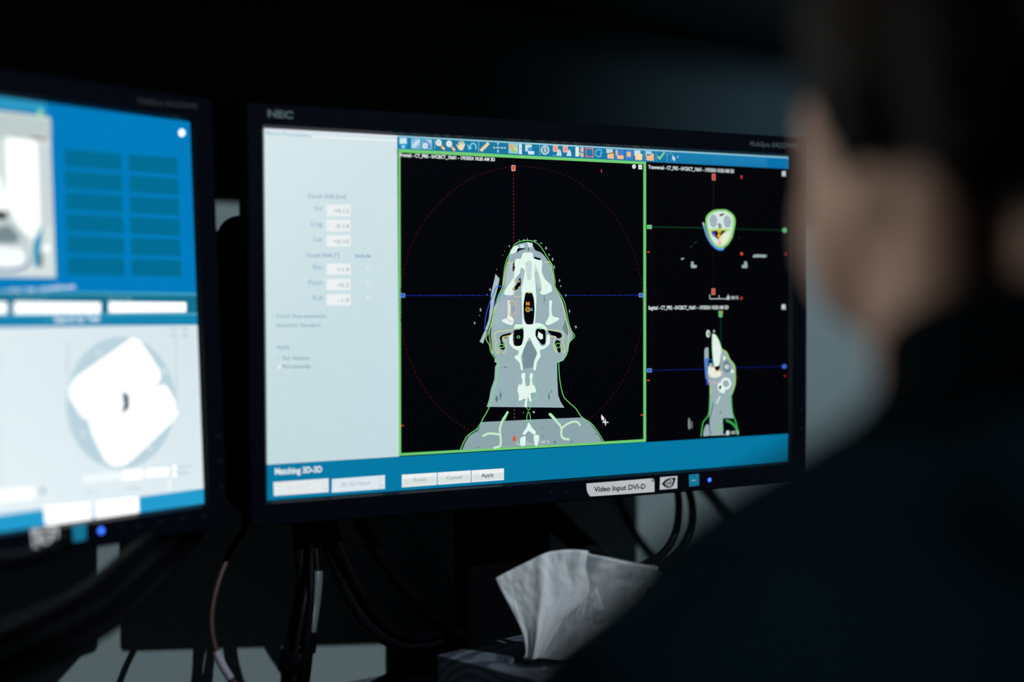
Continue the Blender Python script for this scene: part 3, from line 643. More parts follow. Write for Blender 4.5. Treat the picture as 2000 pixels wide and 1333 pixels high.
# toolbar icons
LBL = lin((205, 232, 242)); SKY = lin((120, 200, 225)); ORG = lin((235, 160, 100)); PNK = lin((232, 178, 170)); CRM = lin((238, 222, 190)); DBL = lin((70, 130, 205))
def sl(x, y): return y+(x-776)*0.0  # rows already measured
D.R(779, 268.5, 799, 290.5, lin((20, 130, 190))); D.R(780.5, 269.5, 794.5, 281, LBL); D.R(784, 283.5, 791.5, 289.5, SKY); D.R(787, 284.5, 789, 289, LBL)
D.P([(803, 270), (822, 271), (822, 291.5), (803, 290.5)], SKY); D.P([(805.5, 272), (820, 273), (820, 289.5), (805.5, 288.5)], [DBL, LBL, lin((60, 110, 190)), LBL])
D.P([(824, 271.5), (844, 272.5), (844, 292), (824, 291.2)], SKY); D.P([(826, 273), (842, 274), (842, 290), (826, 289.5)], [DBL, LBL, lin((60, 110, 190)), LBL]); D.E(831, 284.5, 5, 5.5, lin((225, 235, 240)), 9); D.E(831, 284.5, 1.6, 2, lin((130, 170, 200)))
for x in (849, 935, 1054.5): 
    y = 272+(x-849)*0.055; D.L([(x, y), (x, y+19)], 1, lin((150, 205, 215)))
for (x, y, c) in ((857, 279, lin((150, 200, 170))), (877.3, 281, lin((225, 150, 145)))):
    D.L([(x+4, y+5), (x+10.5, y+12)], 4, ORG); D.L([(x+8, y+9.5), (x+10.5, y+12)], 3, CRM); D.E(x, y, 6, 6.5, LBL); D.E(x, y, 4.3, 4.8, lin((222, 238, 240))); D.L([(x-2, y), (x+2, y)], 1.2, c)
D.L([(857, 276.6), (857, 281.4)], 1.2, lin((150, 200, 170)))
D.P([(897, 293), (893.5, 287), (891.5, 283.5), (893, 282), (897, 286), (895.5, 277.5), (897, 276.5), (899.5, 283), (899.5, 275), (901.5, 275), (902.5, 283), (904.5, 276), (906.3, 276.5), (905.5, 284), (908, 279.5), (909, 281), (906, 289), (903.5, 294)], CRM)
D.L([(929.5, 291), (929.5, 285), (926, 280.5), (921.5, 281), (917.5, 287)], 2.6, SKY, smooth=True); D.P([(912.5, 281.5), (923, 289.5), (915.5, 293.5)], SKY)
D.L([(940.5, 293.5), (953, 281)], 5.5, CRM); D.L([(941, 293), (952.6, 281.5)], 2.6, lin((236, 196, 140))); D.E(959.7, 288, 1, 1, lin((10, 50, 80)), 6)
D.L([(972.7, 280.5), (972.7, 297.5)], 1.3, LBL, dash=0.0012); D.L([(964, 288.5), (981.5, 289)], 1.3, LBL, dash=0.0012)
for (a, b_) in ((972.7, 280.5), (972.7, 296.5), (965, 288.5), (980.5, 289)): D.E(a, b_, 1.9, 1.9, LBL, 4)
D.L([(984, 289), (987.5, 289.2)], 1.6, LBL)
D.P([(993.5, 280), (1012, 281), (1012, 300.5), (993.5, 299.5)], lin((150, 205, 215))); D.E(999.5, 286.5, 4.5, 5, lin((238, 172, 90))); D.E(1004, 294.5, 4.5, 4, lin((150, 205, 130))); D.P([(1004, 287), (1009, 290), (1010.5, 297), (1005, 292)], lin((225, 215, 130)))
D.P([(1013.5, 281), (1019.5, 281.3), (1019.5, 301.5), (1013.5, 301)], LBL); D.E(1017, 290.5, .8, .9, BLK, 6)
D.P([(1026, 282), (1039, 282.7), (1039, 293), (1031, 296), (1026, 296)], lin((200, 222, 220))); D.P([(1031, 289), (1039, 287), (1039, 295), (1031, 296)], lin((80, 150, 215))); D.P([(1031.5, 295), (1043.5, 295.5), (1043.5, 302), (1031.5, 301.5)], LBL); D.E(1047.2, 292.3, 1, 1, lin((10, 50, 80)), 6)
D.E(1064.8, 293.2, 8.2, 9.2, LBL, 24); D.E(1064.8, 293.2, 6.4, 7.4, lin((128, 158, 168)), 24); D.L([(1064.8, 291.5), (1064.8, 297)], 2, LBL); D.E(1064.8, 288.5, 1.2, 1.3, LBL, 8)
for x, y in ((1080, 284), (1099.5, 285)):
    D.P([(x, y), (x+10, y+.4), (x+10, y+13), (x, y+12.6)], PNK); D.E(x+5, y+6, 3, 4, lin((228, 150, 130)), 10)
    D.P([(x+7, y+19.5), (x+10, y+10), (x+12.5, y+7), (x+15, y+10), (x+17, y+20)], LBL); D.L([(x+12.5, y+9), (x+12.5, y+18)], .8, GRY)
D.L([(1079, 304), (1097, 305)], 1, lin((120, 190, 215))); D.E(1120, 296, 1, 1, lin((10, 50, 80)), 6)
D.P([(1124, 287), (1131, 287.5), (1131, 306), (1124, 305.5)], lin((222, 236, 232))); D.P([(1134, 288), (1140, 288.4), (1140, 297), (1134, 296.5)], PNK); D.P([(1134, 298.5), (1140, 298.8), (1140, 307), (1134, 306.5)], PNK); D.E(1132.5, 300.5, 2.6, 3, lin((150, 205, 140)))
D.L([(1144.8, 290), (1157.8, 291), (1158, 306.5), (1145, 305.5)], 1.7, lin((235, 110, 85)), closed=True)
for (a, b_) in ((1145, 290), (1158, 291), (1158, 306.5), (1145, 305.5)): D.E(a, b_, 1.8, 2, lin((238, 130, 100)), 4)
D.L([(1164.5, 294), (1169, 292), (1173.5, 292.5), (1175.8, 298), (1173, 300), (1173.5, 305.5), (1167, 306), (1162.5, 301.5), (1163, 297)], 1.6, SKY, closed=True)
D.P([(1184.5, 291), (1197, 291.6), (1197, 300), (1184.5, 299)], lin((190, 215, 215))); D.P([(1186.5, 302), (1192, 299), (1198, 298), (1199.5, 310.5), (1186.5, 309.5)], lin((240, 190, 140))); D.L([(1190, 300), (1197, 299)], 2.6, lin((170, 140, 50)))
D.P([(1202, 291.5), (1218, 292.3), (1218.5, 311.5), (1202, 310.5)], DBL); D.P([(1202.5, 293), (1206.5, 293), (1206.5, 304), (1202.5, 303.5)], lin((238, 180, 130))); D.P([(1206, 303.5), (1218, 303.8), (1218, 311.2), (1206, 310.6)], lin((242, 190, 145)))
D.P([(1221.5, 293), (1236.5, 293.8), (1236.5, 312), (1221.5, 311)], DBL); D.P([(1224.5, 296.5), (1232, 297), (1232, 306.5), (1224.5, 306)], lin((242, 186, 130)))
D.P([(1239, 293.8), (1251, 294.2), (1251, 305), (1239, 304.4)], lin((205, 225, 235))); D.P([(1241, 300), (1254.5, 300.6), (1254.5, 313), (1241, 312.4)], lin((244, 214, 170)))
D.P([(1261, 295), (1273, 295.6), (1273, 305.5), (1261, 305)], lin((165, 210, 225))); D.P([(1262.5, 304), (1269, 302), (1277, 300), (1277, 314), (1262.5, 313.3)], lin((242, 190, 140))); D.L([(1263.5, 303), (1270, 302.5)], 2.4, lin((50, 110, 140)))
D.L([(1258.3, 294.5), (1258.3, 313.5)], 1, lin((110, 185, 205))); D.L([(1281.8, 296), (1281.8, 314.6)], 1, lin((110, 185, 205))); D.L([(1303, 297.5), (1303, 315.5)], 1, lin((110, 185, 205)))
D.L([(1285.5, 306), (1288.5, 310.5), (1297.5, 298)], 3, lin((150, 225, 140)))
D.P([(1313.5, 303.5), (1320, 310), (1317.5, 310.5), (1318.5, 314.5), (1316.5, 314.8), (1315.5, 311), (1313.5, 312.5)], LBL); D.L([(1305.5, 304), (1310, 298.5), (1315, 302)], 1, lin((100, 175, 200))); D.E(1324, 306.5, 1.4, 1.4, LBL, 8)
D.P([(1497.5, 308), (1540.5, 310.2), (1540.5, 330), (1497.5, 327.5)], lin((8, 112, 172)))
scrR = D.build('display_screen', M['display'], monR)
scrR['label'] = 'lit display with CT head scan views'

# right bezel details
printed(monR, MR, 'maker_logo', M['logo'], lambda d: d.T('NEC', (519.5, 229.5), (569.5, 233), 13.5, (0, 0, 0), 0.045), NB-0.0001, 'grey letters NEC on the top left of the bezel')
printed(monR, MR, 'model_name', M['logo'], lambda d: d.T('MultiSync EA232WMi', (1459, 286), (1552, 291), 9.5, (0, 0, 0), 0.0, 0.25), NB-0.0001)
pts = [(1140.3, 944), (1205, 939), (1269.5, 933.8), (1273, 937.5), (1273, 960.4), (1210, 965), (1147.8, 969.2), (1143, 963), (1140.8, 955)]
st = sticker(monR, MR, 'input_sticker', pts, M['label_white'], label='white paper label reading Video Input DVI-D')
printed(st, MR, 'lettering', M['ink'], lambda d: d.T('Video Input DVI-D', (1155.3, 960.3), (1255.5, 954), 9.6, (0, 0, 0), 0.02), NB-0.0005)
printed(st, MR, 'folded_corner', M['label_grey'], lambda d: d.P([(1267.5, 934.2), (1272.5, 937.5), (1272.5, 941), (1268, 940)], (0, 0, 0)), NB-0.0005)
st = sticker(monR, MR, 'eye_sticker', [(1284, 931.8), (1317.8, 929.3), (1317.3, 953.4), (1283.2, 956.2)], M['label_white'], label='white square sticker with a black eye mark')
def eye(d, ox=0, oy=0, fx=1.0):
    e = lambda x, y: (1040+x/3.571, 880+y/3.571)
    d.P([e(882, 230), e(908, 202), e(940, 190), e(980, 187), (e(978, 196)), e(945, 197), e(916, 210), e(905, 230), e(915, 247), e(935, 258), e(925, 260), e(902, 250)], (0, 0, 0))
    d.P([e(960, 195), e(980, 188), e(972, 222), e(958, 248), e(935, 260), e(930, 254), e(950, 242), e(960, 224), e(962, 206), e(955, 200)], (0, 0, 0))
    d.L([e(935+21*math.cos(t*math.pi/8), 228+24*math.sin(t*math.pi/8)) for t in range(16)], 1.3, (0, 0, 0), closed=True)
    d.T('10', e(922, 239), e(948, 237), 6, (0, 0, 0), 0.04)
printed(st, MR, 'eye_mark', M['ink'], eye, NB-0.0005)
st = sticker(monR, MR, 'teal_sticker', [(1340, 927), (1359.8, 925), (1360.3, 948), (1340.8, 950.2)], M['label_teal'], label='small square teal sticker')
printed(st, MR, 'white_mark', M['label_white'], lambda d: d.L([(1346, 938.3), (1353, 937.6)], 1.2, (0, 0, 0)), NB-0.0005)
uL, vL = MR.uv(1381, 937.5); led(monR, MR, uL, vL, 0.0020)
for x, y, w in ((1405, 937, 5), (1438, 932, 9), (1471, 929, 11), (1503, 926, 5)):
    printed(monR, MR, 'button_mark', M['faint'], lambda d: d.L([(x-w/2, y), (x+w/2, y-.3)], 3, (0, 0, 0)), NB-0.0001)
for x, y in ((1560, 800), (1561, 838)):
    printed(monR, MR, 'button_mark', M['faint'], lambda d: d.E(x, y, 3, 3, (0, 0, 0)), NB-0.0001)
for x, y in ((1071, 961.5), (1101, 960)):
    printed(monR, MR, 'sensor_window', M['gloss'], lambda d: d.E(x, y, 4, 4, (0, 0, 0)), NB-0.0001)

# ------------------------------------------------------------------ left display
G = 1.0
def hot(c, k): r = lin(c); return tuple(v*k for v in r)
D = Draw(ML, base=0.0002)
uvl = ML.uv
def up_(x, y): return uvl(x, y)
BLU = lin((0, 124, 190))
D.poly_uv([(0, 0), (SW, 0), (SW, SH), (0, SH)], BLU); D.up()
va = up_(380, 573)[1]; vb2 = up_(380, 612)[1]; vc = up_(385, 635)[1]; vd = up_(397, 955)[1]
u0 = up_(60, 400)[0]
D.poly_uv([(0, 0), (up_(90, 200)[0], 0), (up_(90, 200)[0], 0.0100), (0, 0.0100)], lin((44, 152, 196))); D.up()
D.poly_uv([(0, 0.0075), (up_(95, 200)[0], 0.0075), (up_(95, 200)[0], 0.0095), (0, 0.0095)], lin((30, 120, 170))); D.up()
# camera picture of the treatment room
vi0 = up_(100, 229)[1]; ui = up_(104, 400)[0]; vi1 = up_(108, 543)[1]
D.poly_uv([(0, vi0), (ui, vi0), (ui, vi1), (0, vi1)], lin((214, 226, 224))); D.up()
D.P([(-300, 60), (-300, 250), (100, 275), (100, 235), (-200, 190)], lin((190, 204, 203)))
D.P([(12, 268), (72, 276), (78, 440), (55, 460), (30, 430), (15, 380)], hot((250, 252, 252), 1.25))
D.P([(80, 282), (100, 284), (104, 440), (84, 440)], lin((205, 214, 216)))
D.P([(62, 266), (80, 269), (80, 273.5), (62, 270.5)], lin((120, 118, 130))); D.P([(76, 269), (91, 271), (91, 275), (76, 273)], lin((190, 90, 105)))
D.P([(-60, 330), (0, 345), (12, 380), (22, 400), (10, 418), (-60, 425)], hot((245, 250, 250), 1.15))
D.P([(-40, 412), (12, 412), (16, 428), (-4, 432), (-40, 430)], lin((28, 36, 42)))
D.P([(-60, 430), (18, 428), (50, 460), (60, 500), (-60, 500)], lin((196, 208, 210))); D.P([(-60, 452), (20, 440), (40, 465), (30, 475), (-60, 478)], lin((120, 140, 146)))
D.P([(-20, 478), (45, 486), (55, 520), (-20, 530)], hot((240, 246, 248), 1.1)); D.L([(-40, 523), (20, 528), (50, 520), (55, 505)], 4, lin((60, 90, 160)), smooth=True)
D.P([(68, 462), (78, 458), (86, 435), (80, 480), (74, 522), (66, 520), (64, 490)], lin((40, 150, 190)))
D.P([(62, 440), (72, 450), (68, 470), (56, 460)], hot((245, 250, 252), 1.1)); D.E(92, 485, 8, 9, hot((245, 248, 250), 1.1)); D.P([(76, 500), (84, 490), (84, 522), (76, 524)], lin((110, 116, 120)))
D.E(79, 221, 6, 8, lin((150, 220, 170)), 6); D.E(355.5, 259.5, 6.5, 7.5, hot((235, 245, 252), 1.5))
# grid of tiles
a0 = up_(126, 291); a1 = up_(347, 309); a2 = up_(355, 546); a3 = up_(132, 541)
def bl(s, t):
    p = [Vector(v) for v in (a0, a1, a2, a3)]; q_ = p[0].lerp(p[1], s).lerp(p[3].lerp(p[2], s), t); return (q_.x, q_.y)
for r in range(6):
    for c_ in range(2):
        s0, s1 = ((0, 0.485), (0.545, 1))[c_]; t0, t1 = r/5.85*0.985, (r+0.82)/5.85*0.985
        D.poly_uv([bl(s0, t0), bl(s1, t0), bl(s1, t1), bl(s0, t1)], lin((0, 108, 148))); D.up()
D.T('Please verify the position during order to continue', (-320, 600), (147, 563.5), 11, hot((205, 225, 240), 1.05), 0.03)
# toolbar under the tiles
D.poly_uv([(0, va), (SW, va), (SW, vb2), (0, vb2)], lin((22, 112, 142))); D.up()
D.poly_uv([(0, va), (SW, va), (SW, va+0.0016), (0, va+0.0016)], lin((70, 165, 195))); D.up()
D.poly_uv([(0, vb2), (SW, vb2), (SW, vc), (0, vc)], lin((20, 132, 178))); D.up(); D.poly_uv([(0, vb2), (SW, vb2), (SW, vb2+0.0012), (0, vb2+0.0012)], lin((90, 180, 200))); D.up()
for (x0, x1) in ((-200, 14), (28, 197), (213, 364)):
    D.P([(x0, 590-(197-x0)*0.001 if x0 > 100 else 590), (x1, 591), (x1, 610 if x1 > 300 else 613), (x0, 613.5 if x0 < 100 else 611)], hot((252, 253, 253), 1.35))
D.T('Patient ID', (34, 588.5), (92, 587), 8, lin((96, 160, 170))); D.T('Records', (214, 588), (257, 587.5), 8, lin((120, 180, 188)))
D.T('Search by Test', (106, 629), (196, 627), 10, hot((225, 240, 245), 1.15), 0.03); D.L([(90, 614), (91, 632)], 1.5, lin((90, 175, 190)))
# diagram area
D.poly_uv([(0, vc), (SW, vc), (SW, vd), (0, vd)], [hot((238, 247, 248), 1.06), lin((214, 230, 237)), lin((222, 236, 242)), hot((238, 248, 250), 1.08)]); D.up()
cu_, cv_ = up_(240, 787); cr_ = abs(up_(347, 787)[0]-up_(134, 787)[0])/2
D.poly_uv([(cu_+cr_*math.cos(2*math.pi*k/48), cv_+cr_*1.0*math.sin(2*math.pi*k/48)) for k in range(48)], lin((188, 212, 223))); D.up()
def W(*a): return [(p[0]/2.38, 540+p[1]/2.38) for p in a]
D.P(W((615, 285), (650, 298), (680, 340), (745, 440), (748, 480), (730, 505), (415, 662), (395, 665), (370, 640), (322, 560), (322, 520), (350, 472)), hot((252, 254, 253), 1.2))
D.P(W((412, 672), (420, 655), (742, 508), (768, 504), (785, 525), (826, 600), (828, 640), (800, 680), (620, 850), (580, 880), (530, 885), (490, 860), (430, 740)), hot((252, 254, 253), 1.2))
D.L(W((420, 655), (740, 470)), 1.4, lin((228, 232, 236))); D.L(W((330, 480), (440, 560), (590, 580)), 1, lin((236, 240, 242)))
D.P(W((568, 532), (598, 555), (600, 612), (566, 642), (578, 590)), lin((10, 48, 76)))
for (x, y) in ((460, 357), (765, 443), (386, 733), (697, 798)): D.E(*W((x, y))[0], 6, 6, lin((220, 234, 240)), 5); D.E(*W((x, y))[0], 2, 2, lin((165, 190, 202)), 6)
D.L(W((314, 310), (312, 460)), 3, lin((196, 214, 224))); D.L(W((818, 290), (822, 620)), 3, lin((196, 214, 224)))
for (x, y) in ((806, 245), (858, 245), (808, 275), (860, 275)): D.P(W((x-12, y-6), (x+14, y-6), (x+14, y+6), (x-12, y+6)), lin((188, 205, 216)))
for y in (370, 410, 450, 530, 600, 700, 740, 780, 820, 870, 910, 960): D.P(W((-14, y), (6, y), (6, y+12), (-14, y+12)), lin((200, 218, 226)))
for k in range(6): D.P(W((392+30*k, 925-3*k), (408+30*k, 923-3*k), (408+30*k, 960-3*k), (392+30*k, 962-3*k)), hot((248, 252, 252), 1.1))
D.P(W((570, 905), (665, 898), (665, 940), (570, 948)), hot((252, 253, 253), 1.3)); D.P(W((682, 897), (785, 890), (785, 925), (682, 935)), hot((252, 253, 253), 1.3))
D.E(*W((812, 890))[0], 4, 5, hot((252, 253, 253), 1.3)); D.E(*W((812, 922))[0], 4, 5, hot((252, 253, 253), 1.3)); D.T('Record', W((830, 895))[0], W((888, 888))[0], 6, lin((150, 176, 190))); D.T('Reset', W((830, 925))[0], W((882, 918))[0], 6, lin((150, 176, 190)))
D.T('No. 2', W((400, 1012))[0], W((452, 1006))[0], 6, lin((160, 184, 198))); D.T('Mode', W((598, 995))[0], W((655, 990))[0], 6, lin((160, 184, 198))); D.L(W((790, 945), (785, 990)), 2, hot((250, 252, 252), 1.2))
D.P(W((-200, 1010), (160, 980), (162, 1035), (-200, 1070)), hot((252, 253, 253), 1.15)); D.P(W((186, 985), (210, 983), (210, 1012), (186, 1014)), lin((180, 200, 210)))
D.poly_uv([(0, vd), (SW, vd), (SW, SH), (0, SH)], lin((34, 156, 206))); D.up()
D.P(W((203, 1072), (428, 1050), (430, 1130), (212, 1160)), hot((252, 253, 253), 1.3)); D.P(W((440, 1048), (646, 1026), (648, 1100), (442, 1128)), hot((252, 253, 253), 1.3))
scrL = D.build('display_screen', M['display'], monL)
scrL['label'] = 'lit blue display with a camera picture, tiles and a round diagram'
printed(monL, ML, 'model_name', M['print_dim'], lambda d: d.T('MultiSync EA232WMi', (262, 203), (379, 215), 11, (0, 0, 0), 0.0, 0.25), NB-0.0001)
st = sticker(monL, ML, 'eye_sticker', [(53, 1033.5), (106, 1029), (106, 1066), (58, 1073.5)], M['label_white'], label='white square sticker with a black mark')
def eye2(d):
    d.L([(60, 1052), (72, 1038), (98, 1040), (100, 1052), (86, 1066), (68, 1064)], 4, (0, 0, 0), closed=True); d.E(82, 1051, 6, 8, (0, 0, 0), 10)
printed(st, ML, 'eye_mark', M['ink'], eye2, NB-0.0005)
sticker(monL, ML, 'teal_sticker', [(134, 1026), (161, 1022), (161, 1054), (136, 1059)], M['label_teal'], label='small square teal sticker')
uL, vL = ML.uv(191, 1037); led(monL, ML, uL, vL, 0.0024)
for x, y in ((228, 1027), (264, 1026), (307, 1020), (350, 1013), (392, 1009), (420, 853), (423, 901), (425, 950)):
    printed(monL, ML, 'button_mark', M['faint'], lambda d: d.E(x, y, 5, 3.5, (0, 0, 0)), NB-0.0001)

# ------------------------------------------------------------------ cables
def lay_down(path, r):
    # a cable that leaves the picture goes on down to the desk top and lies there
    e = path[-1]; z = DZ+(r if not callable(r) else r(1))*1.15
    if e.z < z+0.004 or e.z > 0.90: return path
    d = (path[-1]-path[-4]); d = Vector((d.x, min(d.y, 0), 0)); d = d.normalized() if d.length > 1e-4 else Vector((-1, -.3, 0)).normalized()
    if d.y > -0.1: d = (d+Vector((0, -.4, 0))).normalized()
    k = [path[-1], e+d*.012-Vector((0, 0, (e.z-z)*.6)), Vector((e.x, e.y, z))+d*.035, Vector((e.x, e.y, z))+d*.075, Vector((e.x, e.y, z))+d*.11]
    return path[:-1]+[Vector((p.x, p.y, max(p.z, z))) for p in spline(k, 8)]
def cable(name, pts, r, m, label, group=None, rib=0.0, n=12, seg=14, ribn=1):
    path = spline([PY(*p) for p in pts], n)
    if pts[-1][1] > 1330: path = lay_down(path, r)
    o = tube(name, path, r, m, None, seg, rib, ribn)
    return setp(o, label, 'cable', group), path

def cable_thing(name, pts, r, m, label, n=12, rib=0.0):
    path = spline([PY(*p) for p in pts], n)
    path = lay_down(path, r)
    t = thing(name, path[-1], label, 'cable')
    tube('cable_jacket', path, r, m, t, 14, rib)
    return t, path
# red-brown cable with a white wrap
t, path = cable_thing('thin_cable', [(505, 960, .06), (478, 1030, .05), (447, 1085, .045), (422, 1150, .04), (412, 1215, .035), (421, 1270, .03), (441, 1312, .025), (470, 1350, .02), (520, 1395, .0)], 0.0029, M['redcable'], 'thin red-brown cable with a white wrap hanging below the gap between the monitors', 14)
i0 = min(range(len(path)), key=lambda i: (path[i]-PY(423, 1273, .03)).length); i1 = min(range(len(path)), key=lambda i: (path[i]-PY(452, 1325, .023)).length)
w = tube('cable_wrap', path[i0:i1+1], 0.0033, M['whitewrap'], t); w['label'] = 'white paper wrap'
# strapped bundle
t, path = cable_thing('display_cable', [(600, 985, .035), (611, 1050, .03), (618, 1117, .02), (613, 1180, .015), (604, 1240, .01), (598, 1300, .01), (590, 1360, .01)], 0.0046, M['cable'], 'black cable with a shiny grey sleeve in the strapped bundle')
i0 = min(range(len(path)), key=lambda i: (path[i]-PY(618, 1117, .02)).length); i1 = min(range(len(path)), key=lambda i: (path[i]-PY(604, 1240, .01)).length)
w = tube('shiny_sleeve', path[i0:i1+1], 0.0052, M['sleeve'], t); w['label'] = 'shiny grey sleeve'
i2 = min(range(len(path)), key=lambda i: (path[i]-PY(600, 1275, .01)).length)
tube('plug_boot', path[i1-1:i2+1], 0.0066, M['housing'], t)
cable('power_cable', [(572, 985, .03), (583, 1050, .03), (589, 1130, .025), (580, 1200, .02), (563, 1270, .015), (560, 1320, .015), (556, 1370, .015)], 0.0050, M['cable_r'], 'ribbed black cable, leftmost in the strapped bundle', None, rib=0.12, n=30)
cable('signal_cable', [(590, 985, .028), (600, 1060, .028), (598, 1150, .012), (588, 1210, .006), (578, 1270, .004), (574, 1330, .003), (572, 1370, .003)], 0.0024, M['cable_r'], 'thinnest black cable in the middle of the strapped bundle')
cable('signal_cable', [(598, 985, .02), (606, 1070, .02), (606, 1160, .008), (600, 1240, .002), (592, 1300, .0), (586, 1370, .0)], 0.0034, M['cable'], 'thin black cable beside the shiny grey sleeve in the strapped bundle')
sp = [(PY(545+4*k/8.0, 0, 0)) for k in range(2)]
# strap around the bundle
c0 = PY(577, 1292, .010); ax = (PY(574, 1312, .010)-PY(580, 1272, .010)).normalized(); sx = (RIGHT-ax*RIGHT.dot(ax)).normalized(); sy = ax.cross(sx)
bm = bmesh.new(); prev = None; first = None; n = 32
def sring(off, k_):
    return [bm.verts.new(c0+ax*off+sx*math.cos(2*math.pi*i/n)*0.0122*k_+sy*math.sin(2*math.pi*i/n)*0.0105*k_) for i in range(n)]
rs = [sring(-.0085, .96), sring(-.008, 1.04), sring(.0, 1.08), sring(.008, 1.04), sring(.0085, .96), sring(.0085, .9), sring(-.0085, .9)]
for a, b_ in zip(rs, rs[1:]+rs[:1]):
    for k in range(n): bm.faces.new([a[k], a[(k+1) % n], b_[(k+1) % n], b_[k]])
strap = setp(bm_obj('cable_strap', bm, M['housing'], None, True), 'black hook-and-loop strap wrapped round the hanging cable bundle', 'strap')
# two U-shaped cables, behind the tissue box
cable('video_cable', [(618, 975, .035), (640, 1060, .03), (672, 1140, .02), (712, 1212, .015), (765, 1252, .02), (825, 1258, .04), (880, 1240, .06)], 0.0060, M['cable_r'], 'thicker black cable looping in a U towards the monitor stand, lower of the pair')
cable('video_cable', [(634, 975, .025), (656, 1050, .02), (690, 1130, .012), (730, 1195, .008), (780, 1238, .015), (830, 1245, .035), (885, 1225, .055)], 0.0050, M['cable'], 'thinner black cable looping in a U towards the monitor stand, upper of the pair')
cable('power_cable', [(690, 975, .03), (708, 1030, .025), (755, 1105, .022), (812, 1175, .022), (860, 1215, .035), (905, 1245, .05)], 0.0058, M['cable'], 'black cable running diagonally down to the stand column of the right monitor')
cable('corrugated_hose', [(1050, 985, .03), (1095, 1025, .03), (1150, 1075, .02), (1215, 1135, .015), (1290, 1195, .0)], 0.0120, M['cable_r'], 'thick black ribbed cable coming out beside the stand column above the tissue', None, rib=0.12, n=24)
cable('video_cable', [(1318, 930, .0), (1326, 985, .0), (1321, 1040, -.005), (1296, 1083, -.01), (1245, 1112, -.015), (1180, 1150, -.03), (1130, 1200, -.05)], 0.0038, M['cable_r'], 'black cable curving behind the tissue, inner one of two below the teal sticker')
cable('video_cable', [(1336, 930, .0), (1352, 985, .0), (1351, 1035, -.005), (1328, 1080, -.01), (1283, 1112, -.015), (1220, 1150, -.03), (1160, 1200, -.05)], 0.0040, M['cable_r'], 'black cable curving behind the tissue, outer one of two below the teal sticker')
cable('wall_line', [(1366, 925, .15), (1392, 965, .156), (1425, 1008, .157), (1468, 1062, .157), (1540, 1140, .157), (1600, 1210, .157)], 0.0046, M['cable'], 'blurred dark cable sloping down the wall below the blue power light')
cable('wall_line', [(1203, 940, .150), (1213, 985, .156), (1236, 1032, .158), (1270, 1078, .158), (1330, 1140, .158), (1400, 1210, .158)], 0.0034, M['cable'], 'thin tube added as a cable shadow on the lit wall left of the curved cables')  # dark tube standing in for a thin shadow on the wall
# diagonal bundle below the left monitor
dl = ['uppermost', 'second from the top', 'middle', 'fourth from the top', 'lowest']
for k in range(5):
    o = (k-2)*21; dy = .006 if k % 2 else -.006
    cable('bundle_cable', [(392+o*.5, 985+o*.4, .06+dy), (345+o*.5, 1045+o*.6, .015+dy), (275+o*.6, 1118+o*.75, -.05+dy), (190+o*.6, 1190+o*.8, -.09+dy), (80+o*.5, 1248+o*.9, -.13+dy), (-40+o*.3, 1300+o, -.17+dy), (-180, 1345+o, -.20+dy)], 0.0050 if k != 2 else 0.0055, M['cable'], 'black cable in the diagonal bundle below the left monitor, '+dl[k], 'cables in the diagonal bundle')
cable('bundle_cable', [(135, 1055, -.07), (100, 1078, -.07), (50, 1092, -.08), (-10, 1100, -.09), (-80, 1105, -.10)], 0.006, M['cable'], 'black cable crossing just under the white sticker of the left monitor')
# black loop between the monitors
cable('hose_loop', [(560, 990, .05), (520, 998, .05), (485, 985, .055), (460, 950, .055), (449, 880, .055), (447, 740, .055), (447, 600, .055), (446, 510, .055), (448, 459, .052), (470, 445, .05), (510, 452, .055), (560, 480, .06)], 0.0098, M['cable'], 'thick black cable loop rising in the gap between the two monitors', None, rib=0.06, n=30, seg=20)

# ------------------------------------------------------------------ tissue box
TZ = 0.82
c = PZ(855, 1281, TZ); a = PZ(1023, 1239, TZ)
ex = (a-c).normalized(); ey = Vector((ex.y, -ex.x, 0)); Wb = 0.113
gather = PZ(1044, 1290, TZ)
tb = thing('tissue_box', (c+ex*Wb/2+ey*Wb/2-Vector((0, 0, TZ-DZ)))[:], 'square dark grey tissue box with a swirl pattern in front of the monitor stand', 'tissue box', rz=math.atan2(ex.y, ex.x))
m = mat('box_print', (0.05, 0.06, 0.08), 0.35, 0.5); nt = m.node_tree; b = nt.nodes['Principled BSDF']
tcn = nt.nodes.new('ShaderNodeTexCoord'); wv = nt.nodes.new('ShaderNodeTexWave'); wv.wave_type = 'RINGS'; wv.inputs['Scale'].default_value = 38; wv.inputs['Distortion'].default_value = 9; wv.inputs['Detail'].default_value = 2; wv.inputs['Detail Scale'].default_value = 0.5
cr2 = nt.nodes.new('ShaderNodeValToRGB'); cr2.color_ramp.elements[0].color = (0.035, 0.04, 0.06, 1); cr2.color_ramp.elements[0].position = 0.42; cr2.color_ramp.elements[1].color = (0.085, 0.10, 0.125, 1); cr2.color_ramp.elements[1].position = 0.62
nt.links.new(tcn.outputs['Object'], wv.inputs['Vector']); nt.links.new(wv.outputs['Fac'], cr2.inputs['Fac']); nt.links.new(cr2.outputs['Color'], b.inputs['Base Color'])
M['box_print'] = m
def BX(x, y, z): return c+ex*x+ey*y+Vector((0, 0, z-TZ))
